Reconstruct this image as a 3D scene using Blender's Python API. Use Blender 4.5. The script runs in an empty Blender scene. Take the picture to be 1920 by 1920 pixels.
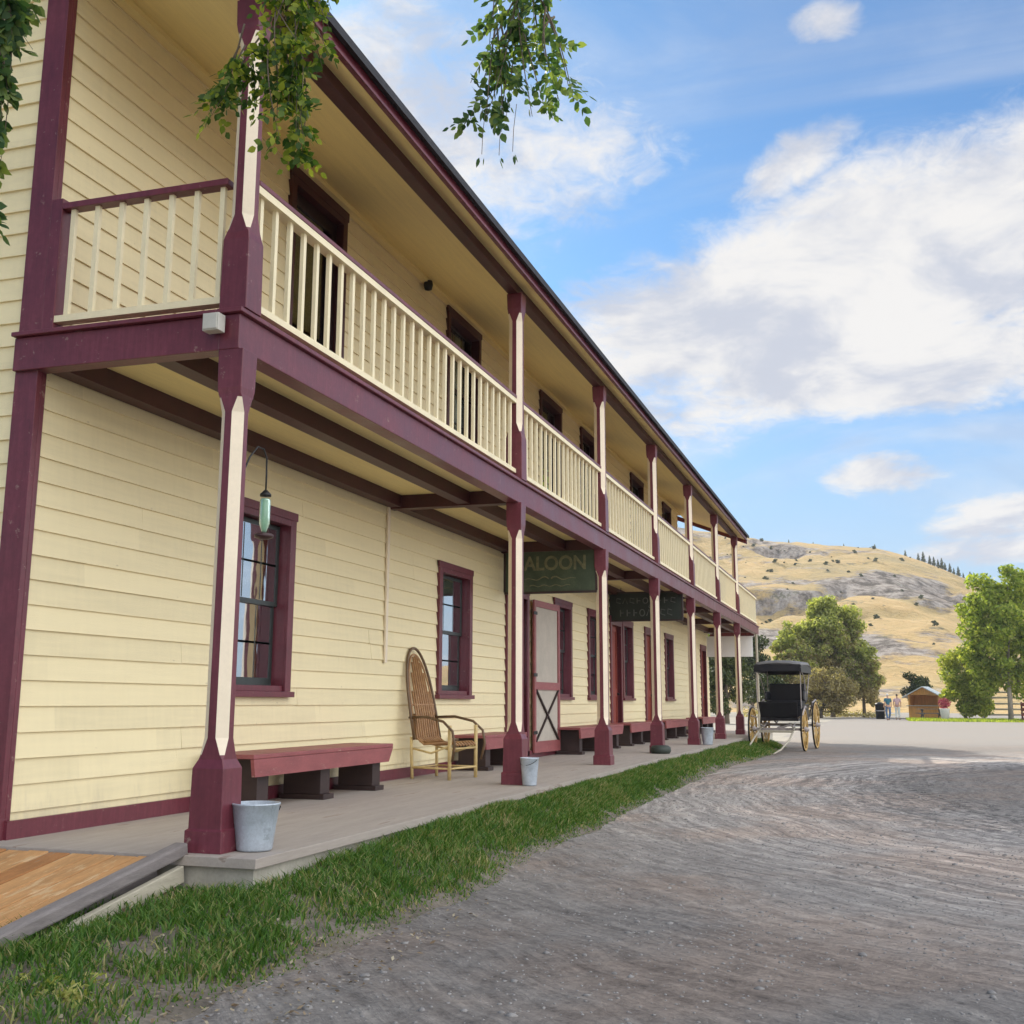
import bpy, bmesh, math, random
import numpy as np
from mathutils import Vector, Matrix
random.seed(7); rng = np.random.default_rng(7)
R = math.radians
S = bpy.context.scene
COL = S.collection

# ------------------------------------------------------------------ camera
CAM = Vector((3.6656, -5.9910, 0.8461))
YAW, PITCH, ROLL = 0.31808, 0.19254, 0.00511
cd = bpy.data.cameras.new("camera"); cam = bpy.data.objects.new("camera", cd); COL.objects.link(cam)
_d = Vector((-math.sin(YAW)*math.cos(PITCH), math.cos(YAW)*math.cos(PITCH), math.sin(PITCH)))
_r = Vector((math.cos(YAW), math.sin(YAW), 0)); _u = _r.cross(_d)
_r2 = _r*math.cos(ROLL)+_u*math.sin(ROLL); _u2 = -_r*math.sin(ROLL)+_u*math.cos(ROLL)
m = Matrix((( _r2.x,_u2.x,-_d.x,CAM.x),(_r2.y,_u2.y,-_d.y,CAM.y),(_r2.z,_u2.z,-_d.z,CAM.z),(0,0,0,1)))
cam.matrix_world = m
cd.sensor_width = 36; cd.lens = 36*2158.24/1920
cd.shift_x = 26.57/1920; cd.shift_y = -66.37/1920
cd.clip_start = 0.05; cd.clip_end = 5000
S.camera = cam

# ------------------------------------------------------------------ light, sky, exposure
SUN_EL, SUN_AZ = R(31), math.atan2(-0.61, 0.79)     # azimuth from +Y towards +X
sdir = Vector((math.sin(SUN_AZ)*math.cos(SUN_EL), math.cos(SUN_AZ)*math.cos(SUN_EL), math.sin(SUN_EL)))
sl = bpy.data.lights.new("sun", 'SUN'); sl.energy = 3.6; sl.angle = R(0.5); sl.color = (1, .93, .82)
so = bpy.data.objects.new("sun", sl); COL.objects.link(so)
so.rotation_euler = (-sdir).to_track_quat('-Z', 'Y').to_euler(); so.location = (-20, 40, 40)
S.view_settings.view_transform = 'Standard'; S.view_settings.look = 'None'
S.view_settings.gamma = 1; S.view_settings.exposure = 0.75
SKY_STRENGTH = 0.10; CLOUD_K = 5.3; FILL_BANK_K = 14.5

class NT:
    """tiny helper to write node graphs as expressions"""
    def __init__(s, tree): s.t = tree; s.n = tree.nodes; s.l = tree.links
    def put(s, sock, v):
        if isinstance(v, bpy.types.NodeSocket): s.l.new(v, sock)
        elif v is not None:
            try: sock.default_value = v
            except Exception:
                sock.default_value = (v[0], v[1], v[2], 1) if len(sock.default_value) == 4 else tuple(v)[:3]
    def node(s, typ, ins=(), **props):
        nd = s.n.new(typ)
        for k, v in props.items(): setattr(nd, k, v)
        for i, v in (ins.items() if isinstance(ins, dict) else enumerate(ins)): s.put(nd.inputs[i], v)
        return nd
    def math(s, op, a, b=None, c=None, clamp=False):
        nd = s.n.new('ShaderNodeMath'); nd.operation = op; nd.use_clamp = clamp
        s.put(nd.inputs[0], a)
        if b is not None: s.put(nd.inputs[1], b)
        if c is not None: s.put(nd.inputs[2], c)
        return nd.outputs[0]
    def vmath(s, op, a, b=None):
        nd = s.n.new('ShaderNodeVectorMath'); nd.operation = op
        s.put(nd.inputs[0], a)
        if b is not None: s.put(nd.inputs[1], b)
        return nd.outputs['Value'] if op in ('DOT_PRODUCT', 'LENGTH', 'DISTANCE') else nd.outputs[0]
    def noise(s, vec, scale, detail=4, rough=.55, dist=0):
        nd = s.node('ShaderNodeTexNoise'); s.put(nd.inputs['Vector'], vec); nd.inputs['Scale'].default_value = scale
        nd.inputs['Detail'].default_value = detail; nd.inputs['Roughness'].default_value = rough
        nd.inputs['Distortion'].default_value = dist
        return nd.outputs[0]
    def ramp(s, f, stops):
        nd = s.n.new('ShaderNodeValToRGB'); s.l.new(f, nd.inputs[0]); e = nd.color_ramp.elements
        while len(e) < len(stops): e.new(0.5)
        for i, (p, c) in enumerate(stops):
            e[i].position = p; e[i].color = (c, c, c, 1) if isinstance(c, (int, float)) else (*c, 1)
        return nd.outputs[0]
    def mix(s, f, a, b, blend='MIX'):
        nd = s.n.new('ShaderNodeMix'); nd.data_type = 'RGBA'; nd.blend_type = blend
        s.put(nd.inputs[0], f); s.put(nd.inputs[6], a); s.put(nd.inputs[7], b)
        return nd.outputs[2]
    def smooth(s, x, lo, hi):
        nd = s.n.new('ShaderNodeMapRange'); nd.interpolation_type = 'SMOOTHSTEP'
        s.put(nd.inputs[0], x); nd.inputs[1].default_value = lo; nd.inputs[2].default_value = hi
        return nd.outputs[0]
    def sep(s, v):
        nd = s.n.new('ShaderNodeSeparateXYZ'); s.l.new(v, nd.inputs[0]); return nd.outputs
    def comb(s, x, y, z):
        nd = s.n.new('ShaderNodeCombineXYZ'); [s.put(nd.inputs[i], v) for i, v in enumerate((x, y, z))]; return nd.outputs[0]

W_ = bpy.data.worlds.new("World"); S.world = W_; W_.use_nodes = True
nt = NT(W_.node_tree); nt.n.clear()
sky = nt.n.new('ShaderNodeTexSky'); sky.sky_type = 'NISHITA'; sky.sun_disc = False
sky.sun_elevation = SUN_EL; sky.sun_rotation = SUN_AZ % (2*math.pi); sky.altitude = 600
sky.air_density = 1.0; sky.dust_density = 0.6; sky.ozone_density = 2.0
D = nt.node('ShaderNodeTexCoord').outputs['Generated']
dx, dy, dz = nt.sep(D)
den = nt.math('ADD', nt.math('MAXIMUM', dz, 0.0), 0.22)
P = nt.comb(nt.math('DIVIDE', dx, den), nt.math('DIVIDE', dy, den), 0.0)
big = nt.noise(P, 2.3, 9, .58, .35)
fine = nt.noise(nt.vmath('ADD', P, (3.1, 7.7, 0)), 6.5, 7, .6, .5)
wisp = nt.noise(nt.vmath('ADD', P, (9.1, 2.7, 0)), 19, 8, .68, .9)
def cloud_mask(c, su, sv, rot=0, w=1.0):
    c = Vector(c).normalized(); a = c.cross(Vector((0, 0, 1))).normalized(); b = a.cross(c)
    a2 = a*math.cos(rot)+b*math.sin(rot); b2 = -a*math.sin(rot)+b*math.cos(rot)
    u = nt.math('MULTIPLY', nt.vmath('DOT_PRODUCT', D, tuple(a2)), 1/su)
    v = nt.math('MULTIPLY', nt.vmath('DOT_PRODUCT', D, tuple(b2)), 1/sv)
    q = nt.math('ADD', nt.math('MULTIPLY', u, u), nt.math('MULTIPLY', v, v))
    return nt.math('MULTIPLY', nt.math('SUBTRACT', 1.0, q), w)
msk = None
for args in [((0.045, .945, .345), .37, .098, R(12), 1.0), ((0.03, .955, .275), .26, .05, R(2), .9),
             ((0.004, .983, .185), .055, .020, 0, .95), ((-.048, .902, .43), .05, .022, R(28), .55),
             ((-.012, .853, .522), .03, .016, 0, .5), ((.10, .985, .146), .06, .018, R(4), .7), ((.09, .985, .12), .07, .012, R(4), .5),
             ((-.36, .80, .47), .20, .085, R(-8), .42), ((.15, .90, .43), .07, .03, R(25), .7),
             ((.05, .92, .40), .05, .02, R(-15), .3), ((.95, .6, .22), .3, .08, 0, .8)]:
    k = cloud_mask(*args); msk = k if msk is None else nt.math('MAXIMUM', msk, k)
dens = nt.math('ADD', nt.math('MAXIMUM', msk, -1.2), nt.math('MULTIPLY', nt.math('SUBTRACT', nt.math('ADD', nt.math('MULTIPLY', big, .52), nt.math('ADD', nt.math('MULTIPLY', fine, .34), nt.math('MULTIPLY', wisp, .30))), .58), 3.2))
cov = nt.smooth(dens, -.28, .60)
veil = nt.math('MULTIPLY', nt.smooth(nt.noise(nt.vmath('MULTIPLY', P, (.8, 1.7, 1)), 1.1, 7, .62, 1.2), .40, .74), .46)
cov = nt.math('MAXIMUM', cov, veil)
shade = nt.smooth(nt.math('ADD', nt.math('MULTIPLY', nt.noise(nt.vmath('ADD', P, (.04, .10, 0)), 4.2, 8, .62, .5), .7), nt.math('MULTIPLY', fine, .3)), .40, .58)
ccol = nt.mix(shade, (.68, .72, .83, 1), (1.03, 1.01, .99, 1))
ccol = nt.vmath('MULTIPLY', ccol, (CLOUD_K,)*3)
skyb = nt.vmath('MULTIPLY', sky.outputs[0], (.42, .70, .88))
skyb = nt.mix(nt.math('MULTIPLY', nt.math('SUBTRACT', 1.0, nt.smooth(dz, .02, .34)), .80), skyb, nt.vmath('MULTIPLY', (.64, .79, .98), (CLOUD_K*.88,)*3))
skyc = nt.mix(cov, skyb, ccol)
# bright cloud added out of view to light the shaded long wall
fill_bank = nt.math('ADD', nt.vmath('DOT_PRODUCT', D, tuple(Vector((.92, -.28, .28)).normalized())), nt.math('MULTIPLY', nt.math('SUBTRACT', big, .5), .5))
fill_bank = nt.smooth(fill_bank, .22, .62)
skyc = nt.mix(fill_bank, skyc, nt.vmath('MULTIPLY', nt.mix(shade, (.80, .80, .82, 1), (.93, .97, 1.04, 1)), (FILL_BANK_K,)*3))
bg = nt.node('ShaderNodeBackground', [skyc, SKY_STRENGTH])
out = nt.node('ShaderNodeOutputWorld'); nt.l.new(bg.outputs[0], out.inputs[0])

# ------------------------------------------------------------------ materials
def new_mat(name):
    M = bpy.data.materials.new(name); M.use_nodes = True; t = NT(M.node_tree); t.n.clear()
    o = t.node('ShaderNodeOutputMaterial'); b = t.node('ShaderNodeBsdfPrincipled')
    t.l.new(b.outputs[0], o.inputs[0]); return M, t, b, o
def pos(t): return t.node('ShaderNodeNewGeometry').outputs['Position']
def bump(t, b, h, strength=.3, dist=.01):
    nd = t.node('ShaderNodeBump'); nd.inputs['Strength'].default_value = strength; nd.inputs['Distance'].default_value = dist
    t.l.new(h, nd.inputs['Height']); t.l.new(nd.outputs[0], b.inputs['Normal'])
def simple(name, col, rough=.6, var=.2, scale=6, stretch=(1, 1, 1), metal=0, bs=.2, bd=.004, col2=None, obj=False, wear=None):
    M, t, b, o = new_mat(name)
    v = t.node('ShaderNodeTexCoord').outputs['Object'] if obj else pos(t)
    v = t.vmath('MULTIPLY', v, stretch)
    n1 = t.noise(v, scale, 5, .6); n2 = t.noise(v, scale*9, 3, .6)
    f = t.math('ADD', t.math('MULTIPLY', n1, .65), t.math('MULTIPLY', n2, .35))
    c2 = col2 or tuple(min(1, c*(1+var)) for c in col); c1 = tuple(c*(1-var) for c in col)
    c = t.ramp(f, [(.32, c1), (.5, col), (.68, c2)])
    if wear: c = t.mix(t.smooth(t.noise(v, wear[1], 6, .7), wear[2], wear[2]+.05), c, wear[0])
    t.l.new(c, b.inputs['Base Color']); b.inputs['Roughness'].default_value = rough; b.inputs['Metallic'].default_value = metal
    bump(t, b, f, bs, bd); return M
def old_paint(name, col, rough, chipcol):
    M, t, b, o = new_mat(name); p = pos(t)
    g1 = t.noise(t.vmath('MULTIPLY', p, (9, 9, .9)), 4, 6, .65); g2 = t.noise(p, 2.2, 5, .6); g3 = t.noise(p, 30, 4, .7)
    f = t.math('ADD', t.math('MULTIPLY', g1, .4), t.math('ADD', t.math('MULTIPLY', g2, .35), t.math('MULTIPLY', g3, .25)))
    c = t.ramp(f, [(.34, tuple(k*.68 for k in col)), (.5, col), (.66, tuple(k*1.38+.006 for k in col))])
    ch = t.smooth(t.math('ADD', t.noise(p, 14, 8, .75), t.math('MULTIPLY', t.noise(p, 1.3, 3), .25)), .755, .785)
    c = t.mix(t.math('MULTIPLY', ch, .8), c, chipcol); t.l.new(c, b.inputs['Base Color'])
    t.l.new(t.math('ADD', t.math('MULTIPLY', g2, .35), rough-.17), b.inputs['Roughness'])
    bump(t, b, t.math('SUBTRACT', f, t.math('MULTIPLY', ch, .4)), .3, .004); return M
def siding_mat(name, col):
    M, t, b, o = new_mat(name); p = pos(t); x, y, z = t.sep(p)
    row = t.math('FLOOR', t.math('DIVIDE', t.math('ADD', z, .0), .16))
    wn = t.node('ShaderNodeTexWhiteNoise', noise_dimensions='2D'); rr = t.comb(row, 0, 0); t.l.new(rr, wn.inputs['Vector'])
    seg = t.math('FLOOR', t.math('ADD', t.math('DIVIDE', y, 3.7), t.math('MULTIPLY', wn.outputs[0], 7)))
    w2 = t.node('ShaderNodeTexWhiteNoise', noise_dimensions='2D'); t.l.new(t.comb(row, seg, 0), w2.inputs['Vector'])
    n = t.noise(t.vmath('MULTIPLY', p, (3, .5, 9)), 3.0, 6, .6); st = t.noise(t.vmath('MULTIPLY', p, (8, 8, .6)), 2.2, 5, .65)
    f = t.math('ADD', t.math('MULTIPLY', w2.outputs[0], .25), t.math('ADD', t.math('MULTIPLY', n, .45), t.math('MULTIPLY', st, .3)))
    c = t.ramp(f, [(.25, tuple(k*.88 for k in col)), (.5, col), (.75, tuple(min(1, k*1.07) for k in col))])
    chip = t.smooth(t.noise(t.vmath('MULTIPLY', p, (1, 1.0, 3)), 5.5, 8, .75), .70, .74)
    c = t.mix(t.math('MULTIPLY', chip, .5), c, (.42, .36, .24, 1))
    spl = t.math('MULTIPLY', t.smooth(t.math('ADD', t.math('MULTIPLY', z, -1.0), t.math('MULTIPLY', t.noise(t.vmath('MULTIPLY', p, (1, 3, .8)), 3, 6, .7), 1.1)), .32, .62), .28)
    c = t.mix(spl, c, (.44, .38, .27, 1))
    nail = t.node('ShaderNodeTexVoronoi'); t.l.new(t.comb(0, t.math('MULTIPLY', y, 2.4), t.math('DIVIDE', z, .16)), nail.inputs['Vector']); nail.inputs['Randomness'].default_value = .25; nail.inputs['Scale'].default_value = 1
    c = t.mix(t.math('MULTIPLY', t.smooth(t.math('SUBTRACT', .035, nail.outputs['Distance']), 0, .01), .45), c, (.30, .22, .12, 1))
    t.l.new(c, b.inputs['Base Color']); b.inputs['Roughness'].default_value = .55
    bump(t, b, t.noise(t.vmath('MULTIPLY', p, (20, 1.2, 20)), 6, 4), .18, .004); return M
CREAM = (.83, .715, .43); MAROON = (.135, .025, .037)
M_siding = siding_mat('cream_clapboard_paint', CREAM)
M_soffit = simple('cream_ceiling_paint', (.87, .73, .33), .6, .08, 2.5, (6, .4, 6), wear=((.55, .45, .26, 1), 3, .68))
M_cream = simple('cream_trim_paint', (.82, .70, .52), .5, .07, 5)
M_bal = simple('pale_baluster_paint', (.82, .72, .47), .5, .07, 5)
M_maroon = old_paint('maroon_paint', MAROON, .38, (.26, .16, .13, 1))
M_bench = simple('faded_red_paint', (.27, .075, .075), .5, .22, 3, (1, 1, 4), wear=((.36, .2, .17, 1), 9, .62))
M_darkwood = simple('dark_stained_wood', (.035, .018, .015), .6, .3, 6)
M_maroonshade = simple('maroon_paint_shaded', (.060, .013, .014), .5, .25, 4, (1, 1, 1), bs=.2)  # maroon darkened: shade under deck and balcony roof is in the colour
M_roof = simple('dark_shingle', (.03, .03, .035), .85, .35, 12, bs=.5, bd=.02)
M_porch = simple('worn_porch_boards', (.36, .31, .265), .8, .16, 1.6, (5, .5, 5), bs=.3, bd=.006, wear=((.27, .21, .17, 1), 1.6, .60))
M_found = simple('pale_foundation', (.42, .39, .32), .9, .2, 5, bs=.5, bd=.01)
M_ramp = simple('orange_ramp_planks', (.44, .20, .065), .7, .3, 1.4, (9, .7, 9), bs=.35, bd=.006, wear=((.55, .33, .16, 1), 2.5, .58))
M_ramp2 = simple('orange_ramp_planks_pale', (.50, .26, .10), .7, .3, 1.4, (9, .7, 9), bs=.35, bd=.006, wear=((.58, .38, .2, 1), 2.5, .55))
M_ramp3 = simple('orange_ramp_planks_deep', (.36, .155, .05), .72, .35, 1.6, (9, .7, 9), bs=.35, bd=.006, wear=((.30, .20, .13, 1), 2.2, .60))
M_greywood = simple('weathered_grey_wood', (.20, .175, .165), .8, .3, 3, (8, 1, 8), bs=.4, bd=.006)
M_palewood = simple('pale_weathered_wood', (.42, .38, .29), .8, .2, 3, (8, 1, 8), bs=.3)
M_zinc = simple('galvanised_steel', (.50, .56, .62), .42, .22, 9, metal=.35, bs=.1, wear=((.40, .45, .50, 1), 11, .60))
M_willow = simple('bent_willow', (.34, .175, .07), .5, .3, 14, obj=True, col2=(.46, .28, .12))
M_willowdark = simple('dark_bent_willow', (.13, .075, .035), .5, .3, 14, obj=True)
M_willowpale = simple('peeled_willow', (.62, .46, .20), .5, .2, 14, obj=True)
M_sash = simple('green_black_sash_paint', (.035, .045, .042), .4, .2, 8)
M_sashdark = simple('brown_black_sash_paint', (.03, .014, .014), .4, .2, 8)
M_curt = simple('white_lace_curtain', (.62, .63, .66), .9, .1, 3, (1, 14, 1))
M_curtg = simple('teal_curtain', (.02, .16, .14), .9, .2, 3, (1, 14, 1))
M_curtp = simple('pink_white_curtain', (.62, .34, .36), .9, .15, 3, (1, 14, 1))
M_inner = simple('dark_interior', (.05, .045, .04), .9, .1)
M_metal = simple('dark_iron', (.03, .03, .03), .45, .2, 9, metal=.6)
M_white = simple('white_paint', (.80, .79, .76), .5, .05, 5)
M_sgreen = simple('dark_green_sign_paint', (.045, .065, .035), .5, .3, 5, col2=(.085, .11, .06))
M_sblack = simple('black_green_sign_paint', (.016, .024, .018), .5, .3, 5)
M_letter = simple('faded_gold_lettering', (.165, .155, .075), .5, .45, 14)
M_letterw = simple('faded_white_lettering', (.125, .13, .115), .5, .5, 9)
M_black = simple('black_leather', (.010, .010, .014), .42, .3, 12, obj=True)
M_canopy = simple('grey_black_canopy_top', (.16, .155, .15), .6, .2, 6, obj=True)
M_wheel = simple('varnished_wheel_wood', (.52, .33, .10), .45, .25, 8, obj=True)
M_buggrey = simple('grey_running_gear', (.34, .30, .28), .5, .2, 8, obj=True)
M_bark = simple('grey_brown_bark', (.16, .125, .09), .9, .35, 7, (3, 3, .7), bs=.8, bd=.03)
M_palebark = simple('pale_bark', (.36, .31, .24), .9, .25, 5, (3, 3, .7), bs=.8, bd=.03)
M_orange = simple('orange_stained_boards', (.72, .34, .08), .6, .2, 3, (6, 6, .5))
M_tin = simple('pale_tin_roof', (.66, .70, .66), .45, .08, 3)
M_red = simple('brick_red_paint', (.26, .05, .03), .6, .2, 5)
M_pink = simple('pinkish_red_petals', (.55, .10, .13), .7, .35, 25)
M_skin = simple('skin', (.52, .30, .21), .5, .05); M_hair = simple('brown_hair', (.05, .03, .02), .6, .2)
M_teal = simple('teal_cloth', (.03, .13, .17), .8, .15); M_denim = simple('blue_denim', (.10, .16, .27), .8, .15)
M_shirt = simple('pinkish_cloth', (.60, .40, .40), .8, .1); M_pale = simple('pale_cloth', (.62, .64, .60), .8, .08)

def glass_mat(name='old_window_glass', k1=.6, k0=.58):
    M, t, b, o = new_mat(name); t.n.remove(b)
    lw = t.node('ShaderNodeLayerWeight'); lw.inputs[0].default_value = .45
    p = pos(t); n = t.noise(t.vmath('MULTIPLY', p, (1, 1, .6)), 3.5, 2)
    bp = t.node('ShaderNodeBump'); bp.inputs['Strength'].default_value = .018; bp.inputs['Distance'].default_value = .05; t.l.new(n, bp.inputs['Height'])
    gl = t.node('ShaderNodeBsdfGlossy'); gl.inputs['Roughness'].default_value = .02; gl.inputs['Color'].default_value = (.95, .97, 1, 1); t.l.new(bp.outputs[0], gl.inputs['Normal'])
    tr = t.node('ShaderNodeBsdfTransparent'); tr.inputs['Color'].default_value = (.80, .86, .84, 1)
    mx = t.node('ShaderNodeMixShader'); f = t.math('ADD', t.math('MULTIPLY', lw.outputs['Fresnel'], k1), k0, clamp=True)
    t.l.new(f, mx.inputs[0]); t.l.new(tr.outputs[0], mx.inputs[1]); t.l.new(gl.outputs[0], mx.inputs[2]); t.l.new(mx.outputs[0], o.inputs[0]); return M
M_glass = glass_mat(); M_glassdim = glass_mat('dull_window_glass', .25, .05)
M_bottle = simple('green_bottle_glass', (.30, .52, .36), .12, .15, 6); M_bottle.node_tree.nodes['Principled BSDF'].inputs['Transmission Weight'].default_value = .35

def leaf_mat(name, stops, trans=.35, rough=.5, big=None):
    """stops: three base colours, chosen per leaf (and drifting over the crown)"""
    M, t, b, o = new_mat(name)
    g = t.node('ShaderNodeNewGeometry'); r = g.outputs['Random Per Island']
    n = t.noise(g.outputs['Position'], big or .6, 3)
    f = t.math('ADD', t.math('MULTIPLY', r, .6), t.math('MULTIPLY', n, .55))
    c = t.ramp(f, [(.25, stops[0]), (.55, stops[1]), (.85, stops[2])] if len(stops) == 3 else list(zip((.25, .5, .74, .80, .9), stops)))
    t.l.new(c, b.inputs['Base Color']); b.inputs['Roughness'].default_value = rough; b.inputs['Specular IOR Level'].default_value = .3
    tl = t.node('ShaderNodeBsdfTranslucent'); t.l.new(t.mix(1.0, c, (1.25, 1.25, .55, 1), 'MULTIPLY'), tl.inputs[0])
    mx = t.node('ShaderNodeMixShader'); mx.inputs[0].default_value = trans
    t.l.new(b.outputs[0], mx.inputs[1]); t.l.new(tl.outputs[0], mx.inputs[2]); t.l.new(mx.outputs[0], o.inputs[0]); return M
L_olive = leaf_mat('olive_leaves', [(.18, .21, .065), (.39, .43, .14), (.58, .58, .24)], .62)
L_brown = leaf_mat('dry_brown_leaves', [(.17, .14, .075), (.36, .30, .17), (.52, .45, .26)], .58)
L_dark = leaf_mat('dark_evergreen_leaves', [(.03, .045, .016), (.07, .095, .03), (.13, .15, .05)], .3)
L_green = leaf_mat('bright_green_leaves', [(.10, .16, .02), (.27, .36, .055), (.48, .54, .10)], .58)
L_yel = leaf_mat('yellow_green_leaves', [(.20, .26, .045), (.42, .46, .09), (.60, .60, .17)], .58)
L_hang = leaf_mat('hanging_leaves', [(.028, .070, .014), (.080, .150, .024), (.36, .40, .05)], .5, big=2.5)  # brightest leaf tone carries sunlit highlights in the colour
L_hangdark = leaf_mat('dark_hanging_leaves', [(.03, .075, .03), (.075, .145, .055), (.22, .29, .08)], .5, big=2.5)
L_grass = leaf_mat('grass_blades', [(.034, .095, .014), (.072, .175, .022), (.15, .235, .045), (.30, .28, .11), (.40, .34, .17)], .35, big=1.6)
L_weed = leaf_mat('yellow_weed_leaves', [(.22, .26, .04), (.40, .42, .10), (.55, .50, .20)], .4, big=6)

def road_mat():
    M, t, b, o = new_mat('dirt_road_surface'); p = pos(t); x, y, z = t.sep(p)
    rx = t.math('SUBTRACT', x, 14.0); ry = t.math('SUBTRACT', y, 11.5)
    rad = t.math('POWER', t.math('ADD', t.math('MULTIPLY', rx, rx), t.math('MULTIPLY', ry, ry)), .5)
    rad = t.math('ADD', rad, t.math('MULTIPLY', t.math('SUBTRACT', t.noise(p, .35, 3), .5), .9))
    th = t.math('ARCTAN2', ry, rx)
    arc = t.comb(t.math('MULTIPLY', rad, 5.5), t.math('MULTIPLY', th, 7.0), 0)
    arc2 = t.comb(t.math('MULTIPLY', rad, 17.0), t.math('MULTIPLY', th, 34.0), 4)
    tr1 = t.noise(arc, 1.0, 5, .62); tr2 = t.noise(arc2, 1.0, 4, .6)
    grit = t.noise(p, 38, 4, .7); med = t.noise(p, 6.5, 5, .65); lrg = t.noise(p, .45, 4, .6)
    vor = t.node('ShaderNodeTexVoronoi'); t.l.new(p, vor.inputs['Vector']); vor.inputs['Scale'].default_value = 26
    f = t.math('ADD', t.math('ADD', t.math('MULTIPLY', tr1, .24), t.math('MULTIPLY', tr2, .26)), t.math('ADD', t.math('MULTIPLY', med, .22), t.math('MULTIPLY', grit, .28)))
    c = t.ramp(f, [(.38, (.155, .140, .130)), (.465, (.275, .250, .228)), (.535, (.375, .343, .310)), (.64, (.54, .495, .44))])
    c = t.mix(t.smooth(lrg, .42, .62), c, t.mix(1.0, c, (1.10, .98, .90, 1), 'MULTIPLY'))
    trk = t.noise(t.comb(t.math('MULTIPLY', rad, 7.5), t.math('MULTIPLY', th, 2.4), 9), 1.0, 6, .7)
    tread = t.noise(t.comb(t.math('MULTIPLY', rad, 9.0), t.math('MULTIPLY', th, 58.0), 2), 1.0, 3, .6)
    inb = t.math('MULTIPLY', t.smooth(rad, 9.2, 10.2), t.math('SUBTRACT', 1.0, t.smooth(rad, 13.0, 16.5)))
    c = t.mix(t.math('MULTIPLY', inb, .9), c, t.mix(1.0, c, t.ramp(trk, [(.36, .55), (.5, 1.0), (.62, 1.38)]), 'MULTIPLY'))
    rough_ = t.math('MULTIPLY', t.smooth(rad, 9.2, 9.9), t.math('SUBTRACT', 1.0, t.smooth(rad, 10.8, 12.2)))
    c = t.mix(t.math('MULTIPLY', t.math('MULTIPLY', rough_, .75), t.smooth(t.math('SUBTRACT', 1.0, tread), .50, .60)), c, (.10, .095, .092, 1))
    band = t.ramp(t.math('DIVIDE', rad, 20.0), [(.0, .72), (.46, .68), (.505, .78), (.55, 1.18), (.63, 1.22), (.71, .95), (.82, .64)])
    c = t.mix(1.0, c, band, 'MULTIPLY')
    # packed dry dirt beyond, loose dark gravel near the bend
    far = t.smooth(y, 20, 34)
    c = t.mix(far, c, t.mix(.65, c, (.40, .36, .31, 1)))
    sp = t.math('MULTIPLY', t.smooth(t.math('SUBTRACT', .20, vor.outputs['Distance']), 0, .12), t.smooth(t.noise(p, 9, 2), .5, .7))
    c = t.mix(t.math('MULTIPLY', sp, .55), c, (.46, .43, .40, 1))
    t.l.new(c, b.inputs['Base Color']); b.inputs['Roughness'].default_value = .95; b.inputs['Specular IOR Level'].default_value = .15
    h = t.math('ADD', t.math('ADD', t.math('ADD', t.math('MULTIPLY', t.math('MULTIPLY', trk, inb), 1.2), t.math('MULTIPLY', tr1, .5)), t.math('MULTIPLY', tr2, .8)), t.math('ADD', t.math('MULTIPLY', med, .5), t.math('MULTIPLY', grit, .35)))
    bump(t, b, h, .75, .03); return M
M_road = road_mat()
M_soil = simple('verge_soil', (.15, .125, .095), .95, .4, 4, bs=.9, bd=.03, col2=(.28, .24, .19))
M_ground = simple('dry_earth', (.36, .32, .25), .95, .2, .3, bs=.5, bd=.05)
M_stone = simple('gravel_stone', (.26, .245, .23), .9, .4, 7, col2=(.36, .34, .31))
def hill_mat():
    M, t, b, o = new_mat('dry_grass_hill'); p = pos(t); g = t.node('ShaderNodeNewGeometry'); nx, ny, nz = t.sep(g.outputs['Normal'])
    a = t.noise(p, .012, 6, .6); d = t.noise(t.vmath('MULTIPLY', p, (1, 1, 2.5)), .06, 7, .65); e = t.noise(p, .35, 5, .7)
    f = t.math('ADD', t.math('MULTIPLY', a, .45), t.math('ADD', t.math('MULTIPLY', d, .35), t.math('MULTIPLY', e, .2)))
    c = t.ramp(f, [(.36, (.27, .215, .10)), (.47, (.46, .325, .125)), (.56, (.56, .37, .145)), (.66, (.40, .33, .16))])
    rk = t.smooth(t.math('ADD', t.noise(t.vmath('MULTIPLY', p, (.8, 1, 1.6)), .022, 7, .68), t.math('MULTIPLY', t.math('SUBTRACT', .8, nz), .25)), .478, .535)
    rc = t.ramp(t.noise(t.vmath('MULTIPLY', p, (1, 1, .5)), .25, 8, .75), [(.42, (.055, .047, .042)), (.5, (.24, .205, .18)), (.60, (.42, .37, .32))])
    c = t.mix(t.math('MULTIPLY', rk, .9), c, rc)
    scrub = t.smooth(t.noise(p, .16, 6, .72), .60, .66)
    c = t.mix(t.math('MULTIPLY', scrub, .75), c, (.13, .125, .06, 1))
    t.l.new(c, b.inputs['Base Color']); b.inputs['Roughness'].default_value = .95
    bump(t, b, t.math('ADD', t.math('MULTIPLY', d, 1.0), t.math('MULTIPLY', e, .5)), .9, 2.5); return M
M_hill = hill_mat()

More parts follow.
